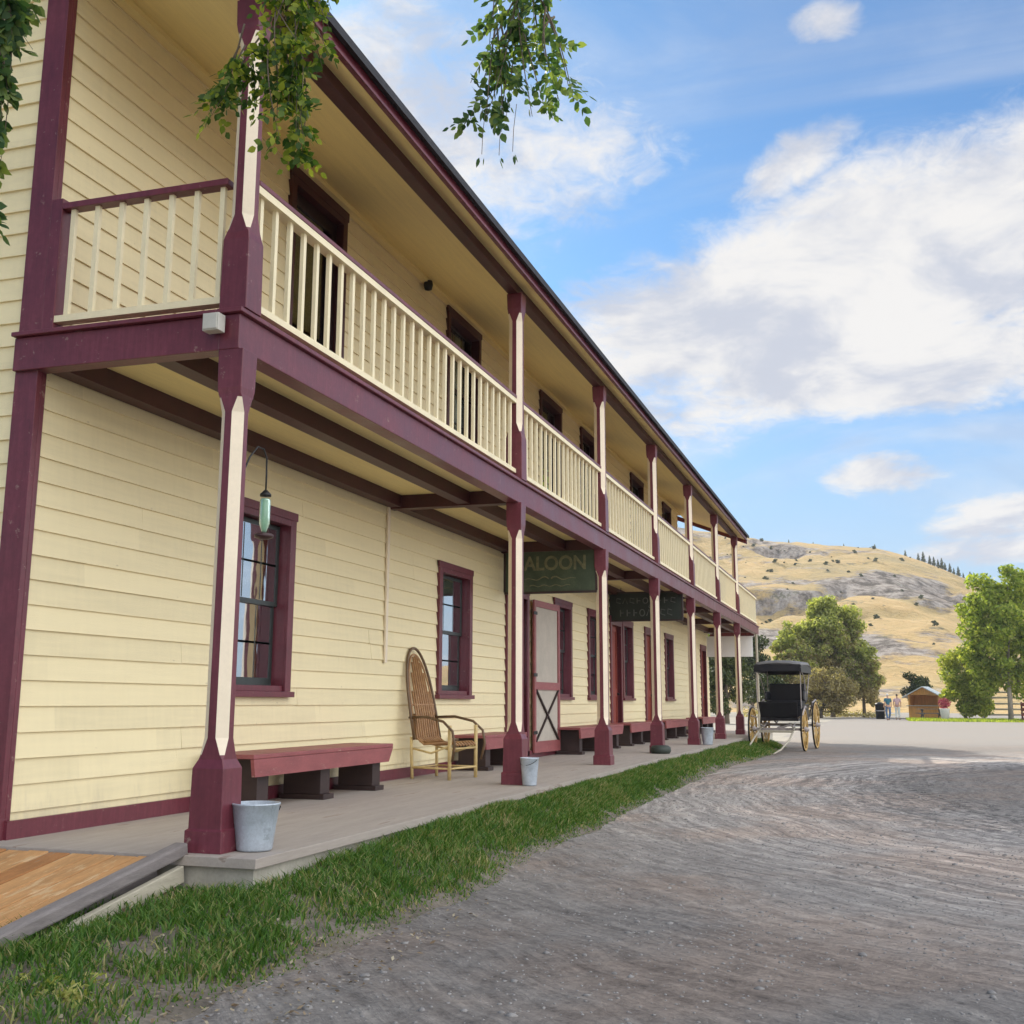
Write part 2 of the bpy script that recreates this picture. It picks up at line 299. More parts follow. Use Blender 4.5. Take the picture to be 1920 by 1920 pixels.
# ------------------------------------------------------------------ mesh helpers
class MB:
    def __init__(s): s.v = []; s.f = []; s.mi = []
    def add(s, vs, fs, mi=0):
        o = len(s.v); s.v += [tuple(v) for v in vs]; s.f += [tuple(i+o for i in f) for f in fs]; s.mi += [mi]*len(fs); return s
    def box(s, x0, x1, y0, y1, z0, z1, mi=0, M=None):
        x0, x1 = min(x0, x1), max(x0, x1); y0, y1 = min(y0, y1), max(y0, y1); z0, z1 = min(z0, z1), max(z0, z1)
        vs = [Vector(v) for v in ((x0,y0,z0),(x1,y0,z0),(x1,y1,z0),(x0,y1,z0),(x0,y0,z1),(x1,y0,z1),(x1,y1,z1),(x0,y1,z1))]
        if M: vs = [M @ v for v in vs]
        return s.add(vs, [(0,3,2,1),(4,5,6,7),(0,1,5,4),(1,2,6,5),(2,3,7,6),(3,0,4,7)], mi)
    def bar(s, a, b, w, h, mi=0, up=(0, 0, 1)):
        a, b = Vector(a), Vector(b); d = (b-a); L = d.length; d.normalize(); u = Vector(up)
        if abs(d.dot(u)) > .98: u = Vector((0, 1, 0))
        r = d.cross(u).normalized(); u = r.cross(d)
        M = Matrix(((r.x,d.x,u.x,a.x),(r.y,d.y,u.y,a.y),(r.z,d.z,u.z,a.z),(0,0,0,1)))
        return s.box(-w/2, w/2, 0, L, -h/2, h/2, mi, M)
    def tube(s, pts, rad, n=8, mi=0, caps=True):
        pts = [Vector(p) for p in pts]; rs = rad if isinstance(rad, (list, tuple)) else [rad]*len(pts)
        vs = []; prev = None
        for i, p in enumerate(pts):
            d = (pts[min(i+1, len(pts)-1)]-pts[max(i-1, 0)]).normalized()
            ref = prev if prev is not None else (Vector((0, 0, 1)) if abs(d.z) < .9 else Vector((1, 0, 0)))
            r = (ref-d*ref.dot(d)).normalized() if prev is not None else d.cross(ref).normalized(); prev = r; q = d.cross(r)
            vs += [p+(r*math.cos(2*math.pi*k/n)+q*math.sin(2*math.pi*k/n))*rs[i] for k in range(n)]
        fs = [(i*n+k, i*n+(k+1) % n, (i+1)*n+(k+1) % n, (i+1)*n+k) for i in range(len(pts)-1) for k in range(n)]
        if caps: fs += [tuple(range(n))[::-1], tuple(range((len(pts)-1)*n, len(pts)*n))]
        return s.add(vs, fs, mi)
    def lathe(s, prof, n=20, c=(0, 0, 0), mi=0, axis='z'):
        vs = []
        for r, z in prof:
            for k in range(n):
                a = 2*math.pi*k/n; p = (r*math.cos(a), r*math.sin(a), z)
                if axis == 'x': p = (p[2], p[0], p[1])
                vs.append((p[0]+c[0], p[1]+c[1], p[2]+c[2]))
        fs = [(i*n+k, i*n+(k+1) % n, (i+1)*n+(k+1) % n, (i+1)*n+k) for i in range(len(prof)-1) for k in range(n)]
        return s.add(vs, fs, mi)
    def rings(s, rs, mis):
        n = len(rs[0]); vs = [v for r in rs for v in r]; o = len(s.v)
        s.v += [tuple(v) for v in vs]
        for i in range(len(rs)-1):
            for k in range(n):
                s.f.append((o+i*n+k, o+i*n+(k+1) % n, o+(i+1)*n+(k+1) % n, o+(i+1)*n+k)); s.mi.append(mis(i, k))
        s.f += [tuple(o+k for k in range(n))[::-1], tuple(o+(len(rs)-1)*n+k for k in range(n))]; s.mi += [0, 0]; return s
    def mesh(s, name, mats, smooth=False):
        me = bpy.data.meshes.new(name); me.from_pydata(s.v, [], s.f)
        for mm in (mats if isinstance(mats, (list, tuple)) else [mats]): me.materials.append(mm)
        if any(s.mi): me.polygons.foreach_set('material_index', s.mi)
        if smooth: me.polygons.foreach_set('use_smooth', [True]*len(me.polygons))
        me.update(); return me
    def build(s, name, mats, parent=None, loc=(0, 0, 0), smooth=False, bev=0, rot=(0, 0, 0)):
        o = bpy.data.objects.new(name, s.mesh(name, mats, smooth)); COL.objects.link(o); o.location = loc; o.rotation_euler = rot
        if parent is not None: o.parent = parent
        if bev:
            md = o.modifiers.new('bevel', 'BEVEL'); md.width = bev; md.segments = 2; md.limit_method = 'ANGLE'
        return o
def soup(name, V, F, mats, parent=None, smooth=False, loc=(0, 0, 0)):
    """mesh from numpy arrays: V (n,3), F (m,k)"""
    me = bpy.data.meshes.new(name); k = F.shape[1]
    me.vertices.add(len(V)); me.vertices.foreach_set('co', np.ascontiguousarray(V, dtype=np.float32).ravel())
    me.loops.add(F.size); me.loops.foreach_set('vertex_index', F.astype(np.int32).ravel())
    me.polygons.add(len(F)); me.polygons.foreach_set('loop_start', np.arange(0, F.size, k, dtype=np.int32))
    me.polygons.foreach_set('loop_total', np.full(len(F), k, dtype=np.int32))
    if smooth: me.polygons.foreach_set('use_smooth', np.ones(len(F), dtype=bool))
    for mm in (mats if isinstance(mats, (list, tuple)) else [mats]): me.materials.append(mm)
    me.update(calc_edges=True); me.validate()
    o = bpy.data.objects.new(name, me); COL.objects.link(o); o.location = loc
    if parent is not None: o.parent = parent
    return o
def empty(name, loc=(0, 0, 0), rz=0):
    o = bpy.data.objects.new(name, None); COL.objects.link(o); o.location = loc; o.rotation_euler = (0, 0, rz); o.empty_display_size = .2; return o
def tag(o, label=None, cat=None, group=None, kind=None):
    if label: o['label'] = label
    if cat: o['category'] = cat
    if group: o['group'] = group
    if kind: o['kind'] = kind
    return o
def copy_tree(o, parent=None):
    c = o.copy(); COL.objects.link(c)
    if parent is not None: c.parent = parent
    for ch in list(o.children): copy_tree(ch, c)
    return c
def vnoise(x, y, seed=0):
    """smooth value noise for numpy arrays, 0..1"""
    xi = np.floor(x).astype(np.int64); yi = np.floor(y).astype(np.int64); fx = x-xi; fy = y-yi
    fx = fx*fx*(3-2*fx); fy = fy*fy*(3-2*fy)
    def h(a, b):
        n = (a*374761393+b*668265263+seed*982451653) & 0xffffffff; n = ((n ^ (n >> 13))*1274126177) & 0xffffffff
        return ((n ^ (n >> 16)) & 0xffff)/65535.0
    return (h(xi, yi)*(1-fx)+h(xi+1, yi)*fx)*(1-fy)+(h(xi, yi+1)*(1-fx)+h(xi+1, yi+1)*fx)*fy
def fbm(x, y, seed=0, o=4):
    s = 0; a = .5
    for i in range(o): s = s+a*vnoise(x*2**i, y*2**i, seed+i); a *= .5
    return s
def grid(name, xs, ys, zf, mat, smooth=True):
    X, Y = np.meshgrid(xs, ys); Z = zf(X, Y); V = np.stack([X, Y, Z], -1).reshape(-1, 3); nx = len(xs)
    i, j = np.meshgrid(np.arange(nx-1), np.arange(len(ys)-1)); q = (j*nx+i).ravel()
    return soup(name, V, np.stack([q, q+1, q+nx+1, q+nx], -1), mat, smooth=smooth)
def sstep(t): t = np.clip(t, 0, 1); return t*t*(3-2*t)

# ------------------------------------------------------------------ setting: ground, road, verge, hill
g = MB(); g.add([(-2500, -900, 0), (2500, -900, 0), (2500, 3000, 0), (-2500, 3000, 0)], [(0, 1, 2, 3)])
tag(g.build('ground', M_ground, loc=(0, 0, -.325)), kind='structure')
def road_z(X, Y):
    z = np.full_like(X, -.30)+.03*(fbm(X*.35, Y*.35, 3)-.5)
    r = np.hypot(X-14, Y-11.5)+.8*(fbm(X*.3, Y*.3, 9)-.5)
    near = np.clip(1-(Y-22)/10, 0, 1)
    tr = np.clip(1-np.abs(r-10.6)/1.6, 0.25, 1)
    z += near*(.014*tr*(fbm(r*3.4, np.arctan2(Y-11.5, X-14)*9, 5)-.45)+.011*tr*(fbm(r*10, np.arctan2(Y-11.5, X-14)*34, 6)-.5)+.010*(vnoise(X*9, Y*9, 2)-.5))
    return z-.02*np.clip((1.6-X)/1, 0, 1)
xs = np.concatenate([np.arange(.3, 8, .035), np.arange(8, 20, .4), np.arange(20, 90, 5)])
ys = np.concatenate([np.arange(-12, -4, .5), np.arange(-4, 14, .045), np.arange(14, 30, .12), np.arange(30, 140, 2)])
tag(grid('road', xs, ys, road_z, M_road), kind='structure')
def verge_h(Y): return np.interp(Y, [-6, -1.5, .3, 3, 20, 27], [.02, .05, .17, .22, .17, .10])
def edge_x(Y): return np.interp(Y, [-6, -2.2, 0, 2.7, 5.8, 9.5, 15, 20.5, 25.5, 28], [1.3, 1.22, 1.30, 1.14, 1.05, .95, .92, 1.2, 1.25, .9])+.22*(fbm(Y*.9, Y*0, 11)-.5)
def verge_z(X, Y):
    e = edge_x(Y)
    return -.305+verge_h(Y)*(1-sstep((X-.42)/np.maximum(e-.35, .2)))+.05*(fbm(X*3, Y*3, 21)-.45)*np.clip((e+.15-X)/.5, 0, 1)-.045*np.clip((X-e+.12)/.25, 0, 1)
tag(grid('grass_verge', np.arange(-4, 1.75, .05), np.arange(-7, 28.5, .07), verge_z, M_soil), kind='structure')
def hill_z(X, Y):
    H = np.interp(X, [-260, -120, -38, -11, 4, 12, 24, 30, 45, 70, 130, 300], [80, 74, 58, 54.3, 52.8, 50.5, 45.8, 42.4, 35, 26, 14, 6])
    s = sstep((Y-125)/285)*.55+.45*np.clip((Y-150)/250, 0, 1)**1.3
    z = np.where(Y < 400, H*s, H*(1-.25*np.clip((Y-400)/400, 0, 1)))
    rg = np.clip((Y-135)/60, 0, 1)*np.clip((408-Y)/40, 0.12, 1)
    crag = np.abs(fbm(X*.045, Y*.03, 31, 5)-.48)
    return z-.5+rg*((fbm(X*.025, Y*.025, 33, 5)-.48)*4.5-crag*(11+9*(X < -4))*sstep((fbm(X*.03, Y*.03, 35)-.44)/.12)+(fbm(X*.15, Y*.15, 37, 4)-.48)*1.8)
tag(grid('hill', np.arange(-260, 300, 2.2), np.arange(120, 760, 2.6), hill_z, M_hill), kind='structure')

# grass blades on the verge, one mass
def blades(n, xr, yr, dens, hmin, hmax):
    x = rng.uniform(*xr, n); y = rng.uniform(*yr, n); e = edge_x(y)
    d = fbm(x*2.2, y*2.2, 41)
    keep = (x < e+.16+.35*(d-.5)) & ((x > .40) | (y < -.25)) & (rng.random(n) < dens(x, y, d, e))
    x, y, d, e = x[keep], y[keep], d[keep], e[keep]; n = len(x)
    z = verge_z(x, y)-.005; edge = np.clip((e-x)/.28, .25, 1)
    h = rng.uniform(hmin, hmax, n)*(.55+.9*d)*edge; w = rng.uniform(.003, .006, n)*(1+np.clip(y, 0, 25)*.06)
    a = rng.uniform(0, 2*np.pi, n); lean = rng.uniform(.2, 1.25, n)*h; la = rng.uniform(0, 2*np.pi, n)
    sx, sy = np.cos(a)*w, np.sin(a)*w; lx, ly = np.cos(la)*lean, np.sin(la)*lean
    V = np.stack([np.stack([x-sx, y-sy, z], -1), np.stack([x+sx, y+sy, z], -1), np.stack([x+sx*.7+lx*.35, y+sy*.7+ly*.35, z+h*.6], -1),
                  np.stack([x-sx*.7+lx*.35, y-sy*.7+ly*.35, z+h*.6], -1), np.stack([x+lx, y+ly, z+h*.95], -1)], 1).reshape(-1, 3)
    b = np.arange(n)*5
    return V, np.concatenate([np.stack([b, b+1, b+2], -1), np.stack([b, b+2, b+3], -1), np.stack([b+3, b+2, b+4], -1)])
def dn(x, y, d, e):
    base = np.clip((d-.18)*3.2, .12, 1)
    left = np.clip((y+2.9)/1.2, .14, 1)
    under = np.where((x < .05) & (y < -.2), .6, 1)
    return base*left*under*np.clip((e+.06-x)/.30, .04, 1)
parts = [blades(105000, (-1.4, 1.5), (-3.2, 3.5), dn, .03, .085), blades(80000, (.38, 1.45), (3.5, 11), dn, .035, .095), blades(46000, (.36, 1.45), (11, 27), dn, .04, .12)]
off = 0; VV = []; FF = []
for V, F in parts: VV.append(V); FF.append(F+off); off += len(V)
tag(soup('grass', np.concatenate(VV), np.concatenate(FF), L_grass), 'short green grass along the porch edge', 'grass', kind='stuff')
# loose stones on the road, one mass
def stones(n):
    bm = bmesh.new(); bmesh.ops.create_icosphere(bm, subdivisions=1, radius=1); bv = np.array([v.co[:] for v in bm.verts]); bf = np.array([[v.index for v in f.verts] for f in bm.faces]); bm.free()
    x = rng.uniform(.9, 6.5, n); y = rng.uniform(-3.5, 14, n)**1.0; s = rng.uniform(.0025, .009, n)*(1+1.2*(rng.random(n) < .06)); z = road_z(x, y)
    keep = x > edge_x(y)-.25; x, y, s, z = x[keep], y[keep], s[keep], z[keep]; n = len(x)
    sc = np.stack([s*rng.uniform(.8, 1.5, n), s*rng.uniform(.8, 1.5, n), s*rng.uniform(.5, .8, n)], -1)
    jit = 1+rng.uniform(-.25, .25, (n, len(bv), 1))
    V = (bv[None]*jit*sc[:, None]+np.stack([x, y, z], -1)[:, None]).reshape(-1, 3)
    return V, (bf[None]+(np.arange(n)*len(bv))[:, None, None]).reshape(-1, 3)
V, F = stones(17000)
tag(soup('gravel', V, F, M_stone), 'loose grey pebbles scattered on the dirt road', 'gravel', kind='stuff')

# ------------------------------------------------------------------ the hotel
WX = -1.49; YE = 31.0; YU = 25.6; PY = [0, 5.78] + [5.78+4.056*i for i in range(1, 6)]
DECK = 3.2; BEAM = 2.95; EAVE_X = .26; SL = .39
def ceil_z(x): return 5.44-SL*x
hotel = tag(empty('hotel'), 'long two storey cream clapboard hotel with maroon posts and full length balcony', 'building')
# openings on the long wall: (y0,y1,z0,z1)
low_win = [(2.38, 3.53), (7.27, 8.49), (12.62, 13.76), (14.98, 16.12), (18.02, 19.08), (23.1, 24.3)]
low_door = [(10.0, 11.12), (16.84, 17.9), (20.45, 21.6), (29.15, 30.25)]
up_door = [(3.18, 4.40)]
up_win = [(7.45, 8.76), (11.8, 13.15), (14.55, 15.75), (19.15, 20.6), (23.2, 24.4)]
OPEN = [(a, b, .92, 2.48) for a, b in low_win]+[(a, b, 0, 2.45) for a, b in low_door]+[(a, b, 3.2, 5.88) for a, b in up_door]+[(a, b, 4.02, 5.92) for a, b in up_win]
def siding_rows(z0, z1, spans, pitch=.16):
    """spans(zc) -> list of (y0,y1); returns a clapboard sheet in the plane x=0 facing +x"""
    mb = MB(); z = z0
    while z < z1-.02:
        zt = min(z+pitch, z1); j = rng.uniform(-.002, .002)
        for a0, b0 in spans((z+zt)/2):
            cuts = [a0]; c_ = a0+rng.uniform(.8, 4.2)
            while c_ < b0-.5: cuts += [c_-.0015, c_+.0015]; c_ += rng.uniform(2.6, 4.6)
            cuts.append(b0)
            for a, b in zip(cuts[::2], cuts[1::2]):
                if b-a < .02: continue
                k1, k2 = j+rng.uniform(-.0025, .0025), j+rng.uniform(-.0025, .0025); w1, w2 = rng.uniform(-.003, .003, 2)
                mb.add([(.020+k1, a, z+w1), (.020+k2, b, z+w2), (.002, b, zt+.006), (.002, a, zt+.006), (0, a, z+w1), (0, b, z+w2), (0, a, zt), (0, b, zt)], [(0, 1, 2, 3), (4, 5, 1, 0), (0, 3, 6, 4), (1, 5, 7, 2)])
        z = zt
    return mb
def long_spans(zc):
    end = YE if zc < 3.05 else YU
    cur = [(0.0, end)]
    for a, b, c, d in OPEN:
        if c-.02 < zc < d+.02:
            nx = []
            for s, e in cur:
                if b <= s or a >= e: nx.append((s, e)); continue
                if a > s: nx.append((s, a))
                if b < e: nx.append((b, e))
            cur = nx
    return cur
siding_rows(.0, 6.02, long_spans).build('long_wall', M_siding, hotel, (WX, 0, 0))
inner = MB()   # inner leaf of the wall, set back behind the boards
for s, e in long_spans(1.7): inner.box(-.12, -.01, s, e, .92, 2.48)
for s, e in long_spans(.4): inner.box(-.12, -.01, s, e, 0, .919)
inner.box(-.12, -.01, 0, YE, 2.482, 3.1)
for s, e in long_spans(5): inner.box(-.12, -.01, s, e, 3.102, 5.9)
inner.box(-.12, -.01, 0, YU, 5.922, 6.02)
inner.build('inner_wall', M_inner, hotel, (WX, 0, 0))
BX = -10.5; RID = (WX+BX)/2
def gable_spans(zc):
    half = 4.5 if zc < 6.0 else 4.5-(zc-6.0)/SL
    return [(-4.5-half, -4.5+half)] if half > .05 else []
gw = siding_rows(-.05, 7.5, gable_spans)
gw.build('end_wall', M_siding, hotel, (WX, 0, 0), rot=(0, 0, -math.pi/2)).rotation_euler = (0, 0, -math.pi/2)
b = MB(); b.box(BX, WX-.15, YU, YU-.1, 3.2, 6); b.box(BX, BX+.1, 0, YU, -.3, 6); b.box(-6, WX-.02, YE-.1, YE, -.3, 3.05); b.box(-6, -5.9, YU, YE, -.3, 3.05)
b.box(BX+.2, WX-.2, .2, YU-.2, 3.0, 3.1); b.box(-4.6, -4.5, .3, YE-.2, 0, 6.0)
b.build('rear_walls', M_soffit, hotel)
# trim
b = MB(); b.box(WX+.022, WX+.05, -.001, YE, 0, .11); b.build('baseboard', M_maroon, hotel)
b = MB(); b.box(WX-.15, WX+.030, -.045, 0.0, -.05, 6.35); b.box(WX+.021, WX+.030, .0, .045, .11, 5.98)
b.build('corner_board', M_maroon, hotel, bev=.004)
b = MB(); b.box(WX+.02, WX+.04, 5.66, 5.72, 1.25, 2.98); b.build('wall_batten', M_cream, hotel)
b = MB(); b.box(WX+.02, WX+.10, 0.1, YU, 5.93, 6.02); b.build('wall_frieze', M_soffit, hotel)
# porch floor
b = MB(); b.box(WX-.1, .40, -.22, YE+.6, -.055, 0); b.build('porch_floor', M_porch, hotel, bev=.004)
b = MB(); b.box(WX-.1, .36, -.17, YE+.5, -.5, -.056); b.build('porch_foundation', M_found, hotel)
# deck (balcony floor) and its underside
b = MB(); b.box(-6, .04, .09, YE+.4, 3.13, 3.19); b.build('balcony_floor', M_maroon, hotel)
b = MB(); b.box(WX+.022, .0, .05, YE+.38, 3.10, 3.128); b.build('porch_ceiling', M_soffit, hotel)
b = MB(); b.box(-.085, .055, -.09, YE+.45, BEAM, 3.172); b.box(-.09, .085, -.125, YE+.48, 3.174, 3.205); b.build('balcony_beam', M_maroon, hotel, bev=.005)
b = MB(); b.box(WX-.14, -.087, -.085, .045, BEAM, 3.172); b.box(WX-.14, -.092, -.125, .06, 3.174, 3.203); b.build('end_beam', M_maroon, hotel, bev=.005)
b = MB(); b.box(WX+.024, -.087, YE+.32, YE+.44, 2.88, 3.172); b.build('end_beam', M_maroon, hotel)
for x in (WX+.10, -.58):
    b = MB(); b.box(x-.07, x+.07, .05, YE+.3, 2.965, 3.099); b.build('joist', M_maroonshade, hotel)
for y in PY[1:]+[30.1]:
    b = MB(); b.box(WX+.025, -.087, y-.07, y+.07, 2.95, 3.098); b.build('cross_beam', M_maroonshade, hotel)
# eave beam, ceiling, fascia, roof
b = MB(); b.box(-.075, .035, -.08, 26.6, 5.325, 5.452); b.build('eave_beam', M_maroonshade, hotel, bev=.004)
def slope_slab(x0, x1, y0, y1, zoff, th):
    z0, z1 = ceil_z(x0)+zoff, ceil_z(x1)+zoff
    return MB().add([(x0,y0,z0),(x1,y0,z1),(x1,y1,z1),(x0,y1,z0),(x0,y0,z0+th),(x1,y0,z1+th),(x1,y1,z1+th),(x0,y1,z0+th)], [(0,3,2,1),(4,5,6,7),(0,1,5,4),(1,2,6,5),(2,3,7,6),(3,0,4,7)])
slope_slab(WX+.022, EAVE_X-.03, -.02, 26.85, .0, .02).build('balcony_ceiling', M_soffit, hotel)
b = MB(); b.box(EAVE_X-.03, EAVE_X, -.35, 26.95, 5.335, 5.485); b.box(EAVE_X, EAVE_X+.014, -.35, 26.952, 5.337, 5.365); b.build('fascia', M_maroon, hotel, bev=.003)
zr = 5.44-SL*RID
rf = MB(); rt = .05
for sgn in (1, -1):
    ex = EAVE_X+.06 if sgn > 0 else BX-.5; ez = ceil_z(EAVE_X+.06) if sgn > 0 else 6-.5*SL-.1
    pts = [(ex, ez+.10), (RID, zr+.10), (RID, zr+.17), (ex, ez+.17)]
    vs = [(x, y, z) for y in (-.4, 27.05) for x, z in pts]
    rf.add(vs, [(0,1,2,3),(7,6,5,4),(0,4,5,1),(1,5,6,2),(2,6,7,3),(3,7,4,0)])
roof = rf.build('roof', M_roof, hotel)
b = MB()
for sgn, xe in ((1, WX), (-1, BX)):
    pass
b.add([(EAVE_X, 26.90, ceil_z(EAVE_X)-.1), (RID, 26.90, zr-.1), (RID, 26.90, zr+.05), (EAVE_X, 26.90, ceil_z(EAVE_X)+.02), (EAVE_X, 26.95, ceil_z(EAVE_X)-.1), (RID, 26.95, zr-.1), (RID, 26.95, zr+.05), (EAVE_X, 26.95, ceil_z(EAVE_X)+.02)],
      [(0,3,2,1),(4,5,6,7),(0,1,5,4),(3,7,6,2),(0,4,7,3),(1,2,6,5)]); b.build('barge_board', M_maroon, hotel)
# posts
def ring(w, c, z): return [(w-c,-w,z),(w,-w+c,z),(w,w-c,z),(w-c,w,z),(-w+c,w,z),(-w,w-c,z),(-w,-w+c,z),(-w+c,-w,z)]
def post_mb(z0, z1, base, cap, w=.080, wb=.095, ch=.054, plinth=True):
    e = .004; rs = []
    if plinth: rs += [ring(wb+.026, e, z0), ring(wb+.026, e, z0+.12), ring(wb+.012, e, z0+.13), ring(wb+.008, e, z0+base)]
    else: rs += [ring(wb, e, z0), ring(wb-.004, e, z0+base)]
    rs += [ring(w, e, z0+base+.05), ring(w, .02, z0+base+.075), ring(w, ch, z0+base+.17)]
    i0 = len(rs)-2
    rs += [ring(w*.97, ch, z1-cap-.15), ring(w*.97, .02, z1-cap-.06)]; i1 = len(rs)-2
    rs += [ring(w*.97, e, z1-cap-.04), ring(wb-.012, e, z1-cap), ring(wb-.008, e, z1)]
    return MB().rings(rs, lambda i, k: 1 if (i0 <= i <= i1 and k % 2 == 0) else 0)
for i, y in enumerate(PY):
    post_mb(0, BEAM, .46, .24).build('porch_post', [M_maroon, M_cream], hotel, (0, y, 0), bev=.003)
    post_mb(DECK+.005, 5.324, .46, .17, plinth=False).build('balcony_post', [M_maroon, M_cream], hotel, (0, y, 0), bev=.003)
b = MB(); b.tube([(0, 0, 0), (0, 0, 2.95)], .04, 10); tag(b.build('end_post', M_palewood, hotel, (.02, 31.0, -.0)), 'slender pale post at the far end')
b = MB(); b.box(-.045, .045, -.05, .05, DECK+.003, 4.14); b.build('wall_newel', M_maroon, hotel, (WX+.078, .0, 0), bev=.004)
# railings
balv = MB().box(-.014, .014, -.019, .019, 3.315, 4.05); bal_me = balv.mesh('baluster', M_bal)
def baluster(parent, x, y, me=bal_me):
    o = bpy.data.objects.new('baluster', me); COL.objects.link(o); o.parent = parent; o.location = (x, y, 0)
far_b = MB()
bays = [(PY[i]+.1, PY[i+1]-.1) for i in range(6)]+[(PY[6]+.1, YE+.35)]
for i, (a, c) in enumerate(bays):
    r = MB(); r.box(-.055, .035, a, c, 4.05, 4.10); r.box(-.04, .03, a, c, 3.27, 3.315)
    rl = r.build('railing', [M_maroon if i < 0 else M_bal], hotel)
    cap = MB(); cap.box(-.06, .04, a, c, 4.102, 4.135); cap.build('rail_cap', M_maroon, rl, bev=.003)
    n = max(2, round((c-a)/.2))
    for k in range(n):
        y = a+(k+.5)*(c-a)/n
        if i < 3: baluster(rl, -.01, y)
        else: far_b.box(-.028, .008, y-.022, y+.022, 3.315, 4.05)
tag(far_b.build('balusters', M_bal, hotel), kind='stuff')
r = MB(); r.box(WX+.124, -.11, -.045, .035, 3.27, 3.315); rl = r.build('railing', M_bal, hotel)
c = MB(); c.box(WX+.124, -.11, -.05, .04, 4.062, 4.105); c.build('rail_cap', M_maroon, rl, bev=.003)
endb = MB().box(-.017, .017, -.014, .014, 3.315, 4.062).mesh('baluster', M_bal)
for k in range(7): baluster(rl, WX+.19+k*.19, -.005, endb)
r = MB(); r.box(-1.45, -.07, YE+.33, YE+.40, 4.05, 4.13); r.box(-1.45, -.07, YE+.34, YE+.39, 3.27, 3.315)
for k in range(7): r.box(-1.4+k*.2-.02, -1.4+k*.2+.02, YE+.345, YE+.385, 3.315, 4.05)
r.build('railing', M_bal, hotel)

# windows and doors
def window(y0, y1, z0, z1, dark=False, curtain=None, cas=.105):
    w, h = y1-y0, z1-z0; t = cas
    f = MB()   # casing boards outside, reveals inside; local origin at (WX, y0, z0)
    f.box(.022, .048, 0, t, 0, h); f.box(.022, .048, w-t, w, 0, h); f.box(.022, .052, -.02, w+.02, h, h+.075); f.box(.022, .048, t, w-t, h-t*.55, h-.001)
    f.box(.0, .075, -.03, w+.03, -.05, -.001)
    f.box(-.14, .021, 0, t, 0, h); f.box(-.14, .021, w-t, w, 0, h); f.box(-.14, .021, t+.001, w-t-.001, h-.05, h); f.box(-.14, .021, t+.001, w-t-.001, 0, .05)
    fr = f.build('window', M_maroonshade if dark else M_maroon, hotel, (WX, y0, z0), bev=.003)
    s = MB(); a, c = t+.002, w-t-.002; zm = h*.5; sw = .045; nb = 3
    for (b0, b1, xo) in ((.052, zm+.02, -.115), (zm-.02, h-.06, -.085)):
        s.box(xo-.02, xo+.018, a, a+sw, b0, b1); s.box(xo-.02, xo+.018, c-sw, c, b0, b1)
        s.box(xo-.02, xo+.016, a+sw, c-sw, b0, b0+sw*(1.5 if b0 < .1 else .9)); s.box(xo-.02, xo+.016, a+sw, c-sw, b1-sw*.9, b1)
        s.box(xo-.012, xo+.012, a+sw, c-sw, (b0+b1)/2-.01, (b0+b1)/2+.01)
        for q in range(1, nb): yy = a+(c-a)*q/nb; s.box(xo-.0125, xo+.0125, yy-.009, yy+.009, b0+sw, b1-sw)
    s.build('sash', M_sashdark if dark else M_sash, fr)
    p = MB(); p.box(-.106, -.103, a+.01, c-.01, .06, zm); p.box(-.076, -.073, a+.01, c-.01, zm, h-.07); p.build('pane', M_glassdim if dark else M_glass, fr)
    if curtain:
        for (q0, q1, mm, zb) in curtain:
            cu = MB(); n = 14; vs = []
            for i in range(n+1):
                yy = a+(c-a)*(q0+(q1-q0)*i/n); xx = -.20+.018*math.sin(i*1.9); vs += [(xx, yy, .03+zb*h), (xx, yy+.02*math.sin(i), h-.02)]
            cu.add(vs, [(2*i, 2*i+2, 2*i+3, 2*i+1) for i in range(n)]); o = cu.build('curtain', mm, fr, smooth=True)
            so_ = o.modifiers.new('thick', 'SOLIDIFY'); so_.thickness = .004
    return fr
lace = [(0, .36, M_curt, 0), (.72, 1, M_curt, 0)]
curt = {0: [(0, .34, M_curt, 0), (.36, .62, M_curtg, 0), (.66, 1, M_curt, .0)], 1: [(0, .55, M_curtp, 0), (.62, 1, M_curt, .4)], 2: lace, 4: lace}
for i, (a, c) in enumerate(low_win): window(a, c, .92, 2.48, curtain=curt.get(i))
for i, (a, c) in enumerate(up_win): window(a, c, 4.02, 5.86, True, lace if i in (0, 2) else None, cas=.09)
